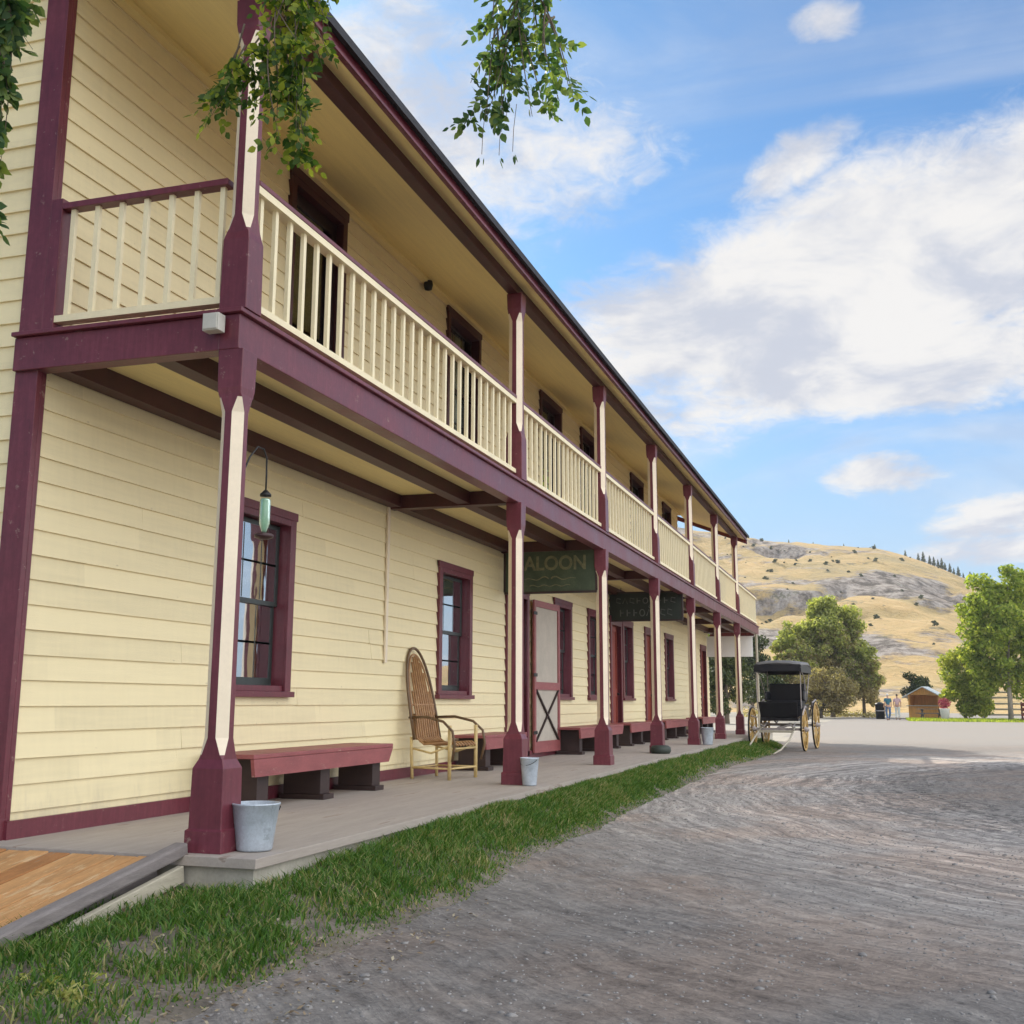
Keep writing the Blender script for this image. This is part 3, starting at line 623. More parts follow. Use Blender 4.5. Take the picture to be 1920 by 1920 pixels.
def door(y0, y1, z0, z1, glass=True, dark=False):
    w, h = y1-y0, z1-z0; t = .10
    f = MB(); f.box(.022, .05, 0, t, 0, h); f.box(.022, .05, w-t, w, 0, h); f.box(.022, .055, -.02, w+.02, h, h+.10); f.box(.022, .049, t, w-t, h-.07, h-.001)
    f.box(-.14, .021, 0, t*.6, 0, h); f.box(-.14, .021, w-t*.6, w, 0, h); f.box(-.14, .021, t*.6+.001, w-t*.6-.001, h-.05, h); f.box(-.14, .06, t*.6+.001, w-t*.6-.001, -.0, .035)
    fr = f.build('door', M_maroonshade if dark else M_maroon, hotel, (WX, y0, z0), bev=.003)
    l = MB(); a, c = t*.6+.004, w-t*.6-.004; zm = h*(.25 if dark else .42); zt = h-.055
    l.box(-.09, -.05, a, a+.11, .04, zt); l.box(-.09, -.05, c-.11, c, .04, zt)
    for (b0, b1) in ((.04, .26), (zm-.08, zm+.08), (zt-.13, zt)): l.box(-.089, -.051, a+.11, c-.11, b0, b1)
    l.box(-.08, -.065, a+.11, c-.11, .26, zm-.08)
    if not glass: l.box(-.08, -.065, a+.11, c-.11, zm+.08, zt-.13)
    lf = l.build('door_leaf', M_sashdark if dark else (M_maroon if glass else M_red), fr)
    if glass: MB().box(-.073, -.069, a+.11, c-.11, zm+.08, zt-.13).build('pane', M_glassdim if dark else M_glass, fr)
    k = MB(); k.lathe([(.0, .05), (.02, .045), (.028, .03), (.02, .012), (.01, 0), (.01, -.02)], 12, (-.05, c-.06, 1.0), axis='x'); k.build('handle', M_metal, fr, smooth=True)
    return fr
for i, (a, c) in enumerate(low_door): door(a, c, 0, 2.45, glass=(i == 0))
for a, c in up_door: door(a, c, 3.2, 5.82, dark=True)
# open screen door folded back against the wall
f = MB(); w, h = 1.26, 2.33; q = .085
f.box(0, .032, 0, q, 0, h); f.box(0, .032, w-q, w, 0, h); f.box(0, .0315, q, w-q, h-.10, h); f.box(0, .0315, q, w-q, 0, .17); f.box(0, .0315, q, w-q, .95, 1.07)
scr = f.build('screen_door', M_bench, hotel, (WX+.062, 11.24, .07), rot=(0, 0, R(-3)))
p = MB(); p.box(.008, .012, q, w-q, 1.07, h-.10); p.box(.008, .012, q, w-q, .17, .95); p.build('screen_mesh', simple('dusty_screen', (.45, .40, .33), .8, .12, 4), scr)
x = MB(); x.bar((.018, q, .17), (.018, w-q, .95), .022, .05, up=(1, 0, 0)); x.bar((.021, q, .95), (.021, w-q, .17), .022, .05, up=(1, 0, 0)); x.build('cross_brace', M_darkwood, scr)
hg = MB()
for z in (.28, 1.15, 2.1): hg.box(.03, .04, -.04, .12, z, z+.05)
hg.build('hinge', M_metal, scr)
# lamp box on the deck corner and ceiling lamps
b = MB(); b.box(-.055, .055, -.05, .03, -.055, .055); b.box(-.048, .048, -.058, -.051, -.048, .048)
tag(b.build('junction_box', simple('grey_white_plastic', (.50, .48, .42), .4, .08), hotel, (-.085, -.145, 3.10), bev=.008), 'grey white box on the balcony corner')
b = MB(); b.lathe([(.0, .05), (.05, .05), (.06, .0), (.045, -.06), (.0, -.075)], 16, (0, 0, 0)); b.build('wall_lamp', M_metal, hotel, (WX+.09, 6.6, 5.90), smooth=True)

# ------------------------------------------------------------------ ramp
ramp = tag(empty('ramp', (-.85, -.24, -.3)), 'orange brown plank ramp with grey side kerb sloping down from porch', 'ramp')
sl_ = -.165; L = 2.3
def rz(y): return .288+sl_*(-y)
x = -1.25
while x < .59:
    wd = .135; dxr = rng.uniform(-.004, .004)
    M = Matrix.Translation((0, 0, 0)); y0, y1 = -.0, -L
    zz = [rz(0)+dxr, rz(-L)+dxr]
    MB().add([(x,0,zz[0]-.04),(x+wd,0,zz[0]-.04),(x+wd,-L,zz[1]-.04),(x,-L,zz[1]-.04),(x,0,zz[0]),(x+wd,0,zz[0]),(x+wd,-L,zz[1]),(x,-L,zz[1])],
             [(0,1,2,3),(4,7,6,5),(0,4,5,1),(1,5,6,2),(2,6,7,3),(3,7,4,0)]).build('plank', [M_ramp, M_ramp2, M_ramp3, M_ramp][int(rng.integers(4))], ramp, bev=.005)
    x += wd+.013
MB().bar((.76, .06, rz(.05)+.035), (.76, -L, rz(-L)+.035), .085, .07).build('side_kerb', M_greywood, ramp, bev=.012)
MB().bar((.79, .02, rz(0)-.085), (.79, -L, rz(-L)-.085), .04, .09).build('side_board', M_palewood, ramp, bev=.005)
MB().bar((.66, -.05, rz(0)-.1), (.66, -L, rz(-L)-.1), .05, .11).build('bearer', M_greywood, ramp)
MB().bar((.78, -1.55, -.02), (.78, -1.55, rz(-1.55)-.06), .05, .05).build('leg', M_palewood, ramp)

# ------------------------------------------------------------------ furniture on the porch
def make_bench(length, label, loc, red=M_bench):
    t = tag(empty('bench', loc), label, 'bench', 'benches along the hotel wall')
    h = .43; d = .46
    b = MB(); b.box(-d/2, d/2, -length/2, length/2, h-.035, h); b.build('seat', red, t, bev=.006)
    b = MB(); b.add([(d/2-.03, -length/2+.03, h-.17), (d/2-.03, length/2-.10, h-.17), (d/2-.03, length/2-.0, h-.036), (d/2-.03, -length/2, h-.036),
                     (d/2, -length/2+.03, h-.17), (d/2, length/2-.10, h-.17), (d/2, length/2-.0, h-.036), (d/2, -length/2, h-.036)],
                    [(0,1,2,3),(7,6,5,4),(0,4,5,1),(1,5,6,2),(2,6,7,3),(3,7,4,0)]); b.build('apron', red, t)
    n = 3 if length > 2 else 2
    for k in range(n):
        y = -length/2+.26+k*(length-.52)/(n-1)
        b = MB(); b.box(-d/2+.04, d/2-.06, y-.09, y+.09, .045, h-.036); b.box(-d/2+.0, d/2-.02, y-.10, y+.10, 0, .044); b.build('leg', M_darkwood, t, bev=.004)
    return t
make_bench(2.70, 'faded red plank bench on the porch between corner post and wicker chair', (-1.18, 3.42, 0))
make_bench(1.75, 'faded red bench behind the second post, beside the open doorway', (-1.20, 8.55, 0))
make_bench(3.3, 'faded red bench beyond the screen door, partly behind the third post', (-1.20, 14.05, 0))
make_bench(2.7, 'faded red bench before the plain red door, beside the fourth post', (-1.20, 17.75, 0))
make_bench(3.3, 'faded red bench under the sixth ground floor window', (-1.20, 21.9, 0))
make_bench(2.6, 'farthest faded red bench near the end of the porch', (-1.20, 27.2, 0))

# bent willow armchair
ch = tag(empty('wicker_chair', (-1.03, 6.40, 0), R(-9)), 'tall arched bent willow armchair standing against the clapboard wall', 'chair')
W2 = .28
arch = []
for i in range(25):
    t = i/24; a = math.pi*t; yy = -W2*1.02*math.cos(a)*(1-.0*t); zz = .42+ (1.02*math.sin(a)**.62)
    arch.append((-.22-.20*(zz-.42), yy, zz))
b = MB(); b.tube(arch, .016, 8); b.build('back_frame', M_willowdark, ch, smooth=True)
arch2 = [(x+.006, y*.84, .42+(z-.42)*.93) for x, y, z in arch]
b = MB(); b.tube(arch2, .012, 8)
b.tube([(-.30, -.26, .80), (-.28, 0, .80), (-.30, .26, .80)], .012, 6); b.build('inner_arch', M_willow, ch, smooth=True)
b = MB()
for k in range(11):   # back rods fanning up inside the arch
    u = (k-5)/5; yb = u*.24; top = .42+.93*(max(0.02, 1-abs(u)**2.3))**.62; zt = min(top, 1.40)
    b.tube([(.18, yb, .395), (-.12, yb, .37), (-.215, yb, .44), (-.26, yb*.99, .7), (-.22-.20*(zt-.42), yb*.90, zt)], .0125, 6)
b.build('back_rods', M_willow, ch, smooth=True)
b = MB()
for k in range(7):
    y = -.20+k*.067; 
    b.tube([(-.20, y, .40), (.02, y, .365), (.24, y, .40), (.29, y, .36)], .012, 6)
b.build('seat', M_willow, ch, smooth=True)
for sy in (-1, 1):
    b = MB(); b.tube([(-.30, sy*.27, .66), (-.05, sy*.32, .67), (.18, sy*.34, .62), (.30, sy*.35, .52), (.33, sy*.35, .38), (.29, sy*.33, .2)], .015, 7); b.build('arm', M_willowdark, ch, smooth=True)
    b = MB(); b.tube([(.24, sy*.30, .0), (.24, sy*.30, .58)], .021, 8); b.build('leg', M_willowpale, ch, smooth=True)
    b = MB(); b.tube([(-.25, sy*.27, .0), (-.26, sy*.28, .45)], .018, 8); b.build('leg', M_willowpale, ch, smooth=True)
    b = MB(); b.tube([(-.25, sy*.275, .12), (.24, sy*.30, .12)], .012, 6); b.tube([(-.26, sy*.275, .33), (.0, sy*.29, .28), (.24, sy*.30, .36)], .012, 6); b.build('stretcher', M_willowpale, ch, smooth=True)
b = MB(); b.tube([(.245, -.3, .12), (.245, .3, .12)], .012, 6); b.tube([(.245, -.3, .33), (.245, .3, .33)], .012, 6); b.tube([(-.25, -.27, .12), (-.25, .27, .12)], .012, 6); b.build('stretcher', M_willowpale, ch, smooth=True)

# buckets and pots
def bucket(loc, r, h, label, mat=M_zinc):
    t = tag(empty('bucket', loc, rng.uniform(0, 3)), label, 'bucket', 'buckets by the porch posts')
    b = MB(); b.lathe([(0, .004), (r*.72, .004), (r*.76, .015), (r*.88, h*.55), (r*.885, h*.56), (r*.90, h*.58), (r, h-.012), (r*1.04, h-.008), (r*1.04, h), (r*.97, h), (r*.72, .02), (0, .02)], 28); b.build('body', mat, t, smooth=True)
    hp = [(r*1.03*math.cos(a), r*1.03*math.sin(a)*.35+r*.55*math.sin(a), h-.02-.10*r*math.sin(a)*6) for a in [math.pi*i/12 for i in range(13)]]
    b = MB(); b.tube(hp, .003, 6); b.build('handle', M_metal, t, smooth=True)
    return t
bucket((.205, .10, 0), .135, .265, 'battered galvanised bucket at the foot of the corner post')
bucket((.20, 5.62, 0), .095, .28, 'narrow pale galvanised bucket at the foot of the second post')
bucket((.26, 18.0, 0), .13, .34, 'small whitish bucket at the foot of the fifth post')
b = MB(); b.lathe([(0, 0), (.15, 0), (.175, .04), (.17, .10), (.13, .13), (.08, .135), (0, .135)], 20); tag(b.build('pot', simple('dark_green_pot', (.03, .04, .03), .6, .3), loc=(.10, 13.60, 0), smooth=True), 'low dark green pot beside the fourth post', 'pot')

def leaf_cloud(centres, size, n, flat=.35, two=False):
    """leaf quads spread through ellipsoids: centres = [(x,y,z,rx,ry,rz,weight)]"""
    C = np.array(centres, float); wts = C[:, 6]/C[:, 6].sum(); idx = rng.choice(len(C), n, p=wts)
    d = rng.normal(size=(n, 3)); d /= np.linalg.norm(d, axis=1)[:, None]; rad = rng.random(n)**.42
    p = C[idx, :3]+d*rad[:, None]*C[idx, 3:6]
    nrm = d*.55+rng.normal(size=(n, 3))*.7+np.array([0, 0, flat]); nrm /= np.linalg.norm(nrm, axis=1)[:, None]
    a = np.cross(nrm, rng.normal(size=(n, 3))); a /= np.linalg.norm(a, axis=1)[:, None]; b = np.cross(nrm, a)
    s = size*rng.uniform(.6, 1.35, n)[:, None]
    V = np.stack([p-a*s, p+b*s*.5, p+a*s, p-b*s*.5], 1).reshape(-1, 3)
    q = np.arange(n)*4; return V, np.stack([q, q+1, q+2, q+3], -1)
def clumps(cx, cy, cz, rx, ry, rz, k, r0, r1, top=1.0):
    out = []
    for i in range(k):
        d = rng.normal(size=3); d /= np.linalg.norm(d); u = rng.random()**.4
        p = d*u; r = rng.uniform(r0, r1)
        out.append((cx+p[0]*rx, cy+p[1]*ry, cz+p[2]*rz, r, r, r*rng.uniform(.55, .85), r**2))
    return out
def plant(name, loc, label, cat, foliage, stem_pts, stem_r, mats, group=None, bark=M_bark, limbs=0, crown_name='crown', leaf=.2, n=4000):
    t = tag(empty(name, loc), label, cat, group)
    b = MB(); b.tube(stem_pts, [stem_r*(1-.75*i/(len(stem_pts)-1)) for i in range(len(stem_pts))], 9)
    top = Vector(stem_pts[-1])
    for k in range(limbs):
        i = rng.integers(max(1, len(stem_pts)//3), len(stem_pts)); s = Vector(stem_pts[i]); f = foliage[rng.integers(len(foliage))]; e = Vector(f[:3])
        mid = s.lerp(e, .5)+Vector((0, 0, -.05*(e-s).length)); b.tube([s, mid, e], [stem_r*.38, stem_r*.24, stem_r*.08], 6)
    b.build('trunk', bark, t, smooth=True)
    if not isinstance(mats, list): mats = [(mats, 1.0, foliage)]
    for mm, fr, fol in mats:
        V, F = leaf_cloud(fol, leaf, int(n*fr)); soup(crown_name, V, F, mm, t)
    return t
# hook and bird feeder on the first post
fd = tag(empty('bird_feeder', (0, .08, 2.08)), 'green glass bottle bird feeder hanging from the corner post hook', 'bird feeder')
hook = [(-.02, .0, .0), (-.02, .06, .12), (-.02, .15, .26), (-.02, .24, .345), (-.02, .32, .345), (-.02, .36, .29), (-.02, .365, .18), (-.02, .365, .05)]
MB().tube(hook, .006, 8).build('hook', M_metal, fd, smooth=True)
MB().lathe([(0, 0), (.028, 0), (.034, -.012), (.034, -.16), (.02, -.20), (.014, -.22), (0, -.22)], 18, (-.02, .365, .03)).build('bottle', M_bottle, fd, smooth=True)
MB().lathe([(0, .06), (.012, .055), (.03, .035), (.036, .03), (.036, .015), (0, .015)], 16, (-.02, .365, .03)).build('cap', M_metal, fd, smooth=True)
MB().lathe([(0, -.215), (.05, -.225), (.062, -.235), (.06, -.25), (.03, -.262), (0, -.265)], 18, (-.02, .365, .03)).build('feeding_tray', simple('dark_red_plastic', (.05, .02, .02), .4, .1), fd, smooth=True)

# ------------------------------------------------------------------ hanging signs
def text_mesh(body, size, depth=.006):
    cu = bpy.data.curves.new('lettering', 'FONT'); cu.body = body; cu.size = size; cu.extrude = depth/2; cu.offset = size*.022; cu.align_x = 'CENTER'; cu.align_y = 'CENTER'; cu.resolution_u = 4
    o = bpy.data.objects.new('lettering_curve', cu); COL.objects.link(o)
    dg = bpy.context.evaluated_depsgraph_get(); me = bpy.data.meshes.new_from_object(o.evaluated_get(dg)); bpy.data.objects.remove(o); bpy.data.curves.remove(cu); return me
def put_text(me, name, mat, parent, loc, sx=1, sy=1):
    me.materials.clear(); me.materials.append(mat); o = bpy.data.objects.new(name, me); COL.objects.link(o); o.parent = parent
    o.location = loc; o.rotation_euler = (math.pi/2, 0, 0); o.scale = (sx, sy, 1); return o
s1 = tag(empty('hanging_sign', (-.74, 9.80, 2.68)), 'dark green saloon signboard hanging across the porch behind the second post', 'sign', 'signs hanging under the balcony')
w, h = .66, .30
MB().box(-w, w, -.02, .02, -h, h).build('board', M_sgreen, s1, bev=.004)
b = MB(); b.box(-w-.02, w+.02, -.028, .028, h, h+.03); b.box(-w-.02, w+.02, -.028, .028, -h-.03, -h); b.box(-w-.03, -w, -.028, .028, -h, h); b.box(w, w+.03, -.028, .028, -h, h); b.build('frame', M_darkwood, s1)
put_text(text_mesh('SALOON', .28), 'lettering', M_letter, s1, (.02, -.024, .09), .92, 1.0)
fl = MB()
for sgn in (-1, 1):
    fl.tube([(sgn*(.02+.36*t), -.022, -.12+.035*math.sin(t*9)*(1-t)) for t in [i/14 for i in range(15)]], [.012*(1-.7*i/14) for i in range(15)], 6)
fl.tube([(-.30+.6*i/20, -.022, -.22+.012*math.sin(i*1.1)) for i in range(21)], .006, 6)
fl.build('flourish', M_letter, s1)
for x in (-.45, .45): MB().tube([(x, 0, h), (x, 0, h+.16)], .006, 6).build('hanger', M_metal, s1)
s2 = tag(empty('hanging_sign', (-.74, 16.9, 2.72)), 'black signboard with two rows of faded white lettering hanging beyond the third post', 'sign', 'signs hanging under the balcony')
w, h = .72, .265
MB().box(-w, w, -.02, .02, -h, h).build('board', M_sblack, s2, bev=.004)
b = MB(); b.box(-w-.02, w+.02, -.028, .028, h, h+.03); b.box(-w-.02, w+.02, -.028, .028, -h-.03, -h); b.box(-w-.03, -w, -.028, .028, -h, h); b.box(w, w+.03, -.028, .028, -h, h); b.build('frame', M_darkwood, s2)
fl = MB()   # the rows are too worn to read: only their strokes remain
def strokes(x0, x1, z0, hh, n):
    for k in range(n):
        x = x0+(x1-x0)*(k+.5)/n; q = rng.integers(4); ww = (x1-x0)/n*.36
        if q == 0: fl.tube([(x-ww, -.022, z0), (x, -.022, z0+hh), (x+ww, -.022, z0)], .010, 5)
        elif q == 1: fl.tube([(x+ww*math.cos(a), -.022, z0+hh/2+hh/2*math.sin(a)) for a in [R(30*i) for i in range(13)]], .010, 5)
        elif q == 2: fl.tube([(x-ww*.6, -.022, z0), (x-ww*.6, -.022, z0+hh)], .012, 5); fl.tube([(x-ww*.6, -.022, z0+hh*.5), (x+ww*.7, -.022, z0+hh*.5)], .008, 5)
        else: fl.tube([(x+ww, -.022, z0+hh*.85), (x-ww*.6, -.022, z0+hh), (x-ww*.8, -.022, z0+hh*.3), (x+ww, -.022, z0+hh*.05)], .010, 5)
strokes(-.62, .62, .06, .11, 9); strokes(-.55, .55, -.19, .13, 8); fl.tube([(.12+.05*math.cos(a), -.022, -.005+.035*math.sin(a)) for a in [R(30*i) for i in range(13)]], .008, 5)
fl.build('lettering', M_letterw, s2)
for x in (-.5, .5): MB().tube([(x, 0, h), (x, 0, h+.14)], .006, 6).build('hanger', M_metal, s2)
s3 = tag(empty('hanging_sign', (-.74, 30.4, 2.52)), 'blank white signboard hanging at the far end of the porch', 'sign', 'signs hanging under the balcony')
MB().box(-.70, .70, -.02, .02, -.30, .30).build('board', M_white, s3, bev=.004)
b = MB(); b.box(-.72, .72, -.03, .03, .30, .33); b.build('frame', M_white, s3)
for x in (-.5, .5): MB().tube([(x, 0, .3), (x, 0, .58)], .008, 6).build('hanger', M_metal, s3)

# ------------------------------------------------------------------ horse buggy
bg_ = tag(empty('buggy', (1.30, 24.3, -.30), R(-5)), 'black canopied horse buggy with yellow wooden wheels parked on the grass edge', 'buggy')
def wheel(r, loc):
    b = MB(); n = 32
    b.lathe([(r-.045, -.022), (r, -.022), (r, .022), (r-.045, .022), (r-.045, -.022)], n, axis='x')
    w = b.build('wheel', M_wheel, bg_, loc, smooth=False)
    h = MB(); h.lathe([(0, -.11), (.04, -.11), (.055, -.06), (.07, 0), (.055, .06), (.04, .11), (0, .11)], 14, axis='x'); h.build('hub', M_buggrey, w, smooth=True)
    s = MB()
    for k in range(14):
        a = 2*math.pi*k/14; s.tube([(0, .06*math.cos(a), .06*math.sin(a)), (.0, (r-.04)*math.cos(a), (r-.04)*math.sin(a))], .013, 6)
    s.build('spokes', M_wheel, w, smooth=True); t = MB(); t.lathe([(r, -.02), (r+.012, -.02), (r+.012, .02), (r, .02)], n, axis='x'); t.build('tyre', M_metal, w); return w
for sx in (-1, 1): wheel(.50, (sx*.62, -.95, .51)); wheel(.575, (sx*.64, .85, .59))
b = MB(); b.bar((-.62, -.95, .51), (.62, -.95, .51), .06, .06); b.bar((-.64, .85, .59), (.64, .85, .59), .06, .06); b.bar((0, -.95, .53), (0, .85, .6), .06, .06)
for sx in (-.35, .35): b.tube([(sx, -1.25, .62), (sx, -.95, .56), (sx, -.6, .64)], .02, 6); b.tube([(sx, .5, .70), (sx, .85, .63), (sx, 1.15, .70)], .02, 6)
b.build('running_gear', M_buggrey, bg_, smooth=False)
b = MB(); b.box(-.46, .46, -.75, 1.0, .70, .78); b.box(-.46, -.42, -.2, 1.0, .78, 1.10); b.box(.42, .46, -.2, 1.0, .78, 1.10); b.box(-.42, .42, .96, 1.0, .78, 1.10); b.box(-.42, .42, -.2, -.16, .78, 1.05)
b.build('body', M_black, bg_, bev=.01)
b = MB(); b.add([(-.45, -.78, .78), (.45, -.78, .78), (.47, -.92, 1.16), (-.47, -.92, 1.16), (-.45, -.75, .78), (.45, -.75, .78), (.47, -.89, 1.16), (-.47, -.89, 1.16)], [(0,1,2,3),(7,6,5,4),(0,4,5,1),(1,5,6,2),(2,6,7,3),(3,7,4,0)]); b.build('dashboard', M_black, bg_, bev=.01)
b = MB(); b.box(-.44, .44, .05, .62, 1.06, 1.20); b.box(-.46, .46, .60, .74, 1.12, 1.62); b.box(-.50, -.44, .10, .68, 1.2, 1.42); b.box(.44, .50, .10, .68, 1.2, 1.42); b.build('seat', M_black, bg_, bev=.03)
b = MB(); top = []
xs_ = [-.60, -.54, -.30, 0, .30, .54, .60]; zs_ = [2.06, 2.13, 2.17, 2.18, 2.17, 2.13, 2.06]
vs = []
for y, dz_, sc_ in ((-.78, -.07, .96), (-.55, 0, 1), (.55, .02, 1), (.92, -.06, .97)):
    vs += [(x*sc_, y, z+dz_) for x, z in zip(xs_, zs_)]
n7 = 7; b.add(vs, [(i*n7+k, i*n7+k+1, (i+1)*n7+k+1, (i+1)*n7+k) for i in range(3) for k in range(6)]); o = b.build('canopy', M_canopy, bg_, smooth=True)
md = o.modifiers.new('thick', 'SOLIDIFY'); md.thickness = .02; md.offset = -1
b = MB(); b.box(-.56, .56, -.80, -.775, 1.90, 2.07); b.box(-.575, -.555, -.77, .9, 1.88, 2.06); b.box(.555, .575, -.77, .9, 1.88, 2.06); b.box(-.56, .56, .89, .91, 1.85, 2.05); b.build('valance', M_black, bg_)
for sx in (-.54, .54):
    b = MB(); b.tube([(sx*.9, .35, 1.2), (sx, -.1, 1.75), (sx, -.7, 2.0)], .012, 6); b.tube([(sx*.9, .6, 1.3), (sx, .85, 2.0)], .014, 6); b.tube([(sx, -.68, 2.0), (sx*.98, -.70, 1.0)], .012, 6); b.build('canopy_stay', M_buggrey, bg_)
for sx in (-.40, .40):
    b = MB(); b.tube([(sx, -1.0, .55), (sx*1.05, -1.9, .30), (sx*.95, -2.9, .10), (sx*.8, -3.5, .03)], [.024, .022, .02, .016], 8); b.build('shaft', M_palewood, bg_, smooth=True)
b = MB(); b.bar((-.42, -1.35, .46), (.42, -1.35, .46), .05, .05); b.build('cross_bar', M_palewood, bg_)
for sx in (-1, 1):
    for q in ([(sx*.64, -.6, 1.02), (sx*.66, -.95, 1.06), (sx*.64, -1.3, .85), (sx*.5, -1.0, .78)], [(sx*.5, .8, .80), (sx*.64, .4, 1.15), (sx*.66, .85, 1.22), (sx*.64, 1.3, 1.0)]): MB().tube(q, .02, 6).build('mudguard', M_buggrey, bg_)

# ------------------------------------------------------------------ trees beyond
GR = 'trees beyond the road'
def tree(loc, label, mat, h, rx, rz, cz, k, r0, r1, leaf, n, trunk_r=.2, bark=M_bark, lean=0, name='tree', group=GR, mats=None, limbs=7, extra=()):
    fol = clumps(0, 0, cz, rx, rx*.9, rz, k, r0, r1)+list(extra)
    pts = [(0, 0, -.3), (lean*.2, 0, h*.2), (lean*.6, .05, h*.45), (lean, 0, h*.75)]
    return plant(name, loc, label, 'tree' if name == 'tree' else 'shrub', fol, pts, trunk_r, mats(fol) if mats else mat, group, bark, limbs, leaf=leaf*.72, n=int(n*2.4))
def two(a, fa, b_, fb): return lambda fol: [(a, fa, [f for f in fol if f[2] > np.median([g_[2] for g_ in fol])-1.6]), (b_, fb, [f for f in fol if f[2] <= np.median([g_[2] for g_ in fol])+1.2])]
tree((-.3, 95, -.3), 'tall olive green tree in the middle of the grove behind the buggy', L_olive, 11, 2.5, 4.2, 6.0, 130, .25, 1.05, .22, 10500, .22, mats=two(L_olive, .75, L_brown, .35))
tree((-2.9, 93, -.3), 'olive tree at the left of the grove directly above the buggy', L_olive, 9, 1.9, 3.4, 4.6, 100, .22, .95, .20, 8000, .18, mats=two(L_olive, .65, L_brown, .4))
tree((2.2, 94, -.3), 'lower brownish tree at the right of the grove behind the people', L_brown, 7, 1.5, 2.7, 3.4, 80, .2, .8, .18, 6500, .16, mats=two(L_olive, .5, L_brown, .5))
tree((-.9, 88, -.3), 'leggy dry brown thicket tree low in front of the olive grove', L_brown, 4.5, 2.9, 1.7, 2.0, 60, .35, .85, .15, 5000, .14, limbs=16)
tree((-6.3, 90, -.3), 'dark evergreen tree just past the far porch end', L_dark, 8.0, 1.2, 3.2, 4.3, 24, .5, 1.0, .18, 4200, .18)
tree((-4.6, 60, -.3), 'dense dark green tree seen between the last porch posts', L_dark, 5.0, 1.5, 1.9, 2.5, 24, .4, .9, .14, 4200, .16)
tree((-3.2, 70, -.3), 'dark green bush behind the left wheels of the buggy', L_dark, 3.6, 1.1, 1.4, 1.7, 20, .35, .7, .13, 2800, .1)
tree((11.7, 79, -.3), 'big sunlit green tree with a pale trunk at the right edge', L_green, 11.0, 3.0, 4.0, 6.7, 70, .45, 1.25, .20, 11000, .17, M_palebark, lean=.25, limbs=12, mats=lambda fol: [(L_green, .75, fol), (L_yel, .25, fol), ], extra=[(-1.6, 0, 3.6, 1.0, 1, .8, 1.3), (-.6, .2, 3.3, 1.1, 1, .8, 1.3), (1.2, 0, 3.5, 1.2, 1, .9, 1.4), (-2.2, 0, 4.6, .9, .9, .8, 1.2), (2.3, 0, 4.0, 1.1, 1, .9, 1.4), (.9, .6, 2.2, 1.2, 1, .9, 1.3), (2.4, .5, 2.6, 1.2, 1, 1, 1.3), (-1.4, .6, 2.4, 1.0, 1, .9, 1.1)])
tree((15.2, 81, -.3), 'green tree behind the brick red crate at the right edge', L_green, 10.0, 2.2, 3.2, 5.9, 26, .7, 1.3, .2, 5200, .2)
tree((9.1, 82, -.3), 'yellow green bushy tree drooping beside the rail fence', L_yel, 5.6, 1.75, 1.9, 3.0, 34, .35, .9, .17, 6500, .13, mats=lambda fol: [(L_yel, .7, fol), (L_green, .3, [f for f in fol if f[2] < 3.2])], extra=[(1.1, .2, 1.0, .9, .9, .8, 1.2), (.2, 0, .9, .8, .8, .7, 1.0), (.9, 0, 2.2, 1.1, 1, 1.0, 1.4), (1.7, .3, 2.9, 1.0, 1, .9, 1.2)])
tree((6.25, 90, -.3), 'small dark round tree behind the orange booth', L_dark, 3.8, .95, 1.15, 2.3, 16, .4, .7, .13, 2600, .1)
tree((-7.4, 37.5, -.3), 'added unseen tree behind the far end of the hotel, shading the road', L_green, 12, 2.7, 2.6, 9.2, 26, .8, 1.3, .16, 5000, .25)  # added out of view to close a sunlit gap in the hotel's shadow
for i, (x, y, s_) in enumerate([(-14, 120, 1.2), (20, 95, 1.3), (26, 100, 1.2), (-20, 110, 1.3)]):
    tree((x, y, -.3), ['rounded green tree far left beyond the hotel', 'green tree beyond the right edge by the fence', 'farthest green tree right of the fence', 'leftmost tree beyond the hotel'][i], L_green, 8*s_, 2.8, 3*s_, 5*s_, 22, .8, 1.5, .28, 3000, .2)
# low dry brush under the grove, one mass
V, F = leaf_cloud([(x, 92+rng.uniform(-2, 6), -.1, 1.1, 1.0, rng.uniform(.15, .75)*(rng.random() > .2), 1) for x in np.arange(-7, 4.2, .7)], .08, 5000)
tag(soup('brush', V, F, L_brown), 'low dry brush along the foot of the grove', 'brush', kind='stuff')
def far_grass(n, xr, yr, hh):
    x = rng.uniform(*xr, n); y = rng.uniform(*yr, n); h = rng.uniform(.4, 1, n)*hh; a = rng.uniform(0, 6.28, n); w = .03
    z = np.full(n, -.32); V = np.stack([np.stack([x-w*np.cos(a), y-w*np.sin(a), z], -1), np.stack([x+w*np.cos(a), y+w*np.sin(a), z], -1), np.stack([x+rng.uniform(-.1, .1, n), y, z+h], -1)], 1).reshape(-1, 3)
    return V, np.arange(3*n).reshape(-1, 3)
V, F = far_grass(9000, (5.2, 14), (74, 84), .22)
tag(soup('dry_grass', V, F, L_green), 'sunlit grass under the right hand trees', 'grass', kind='stuff')
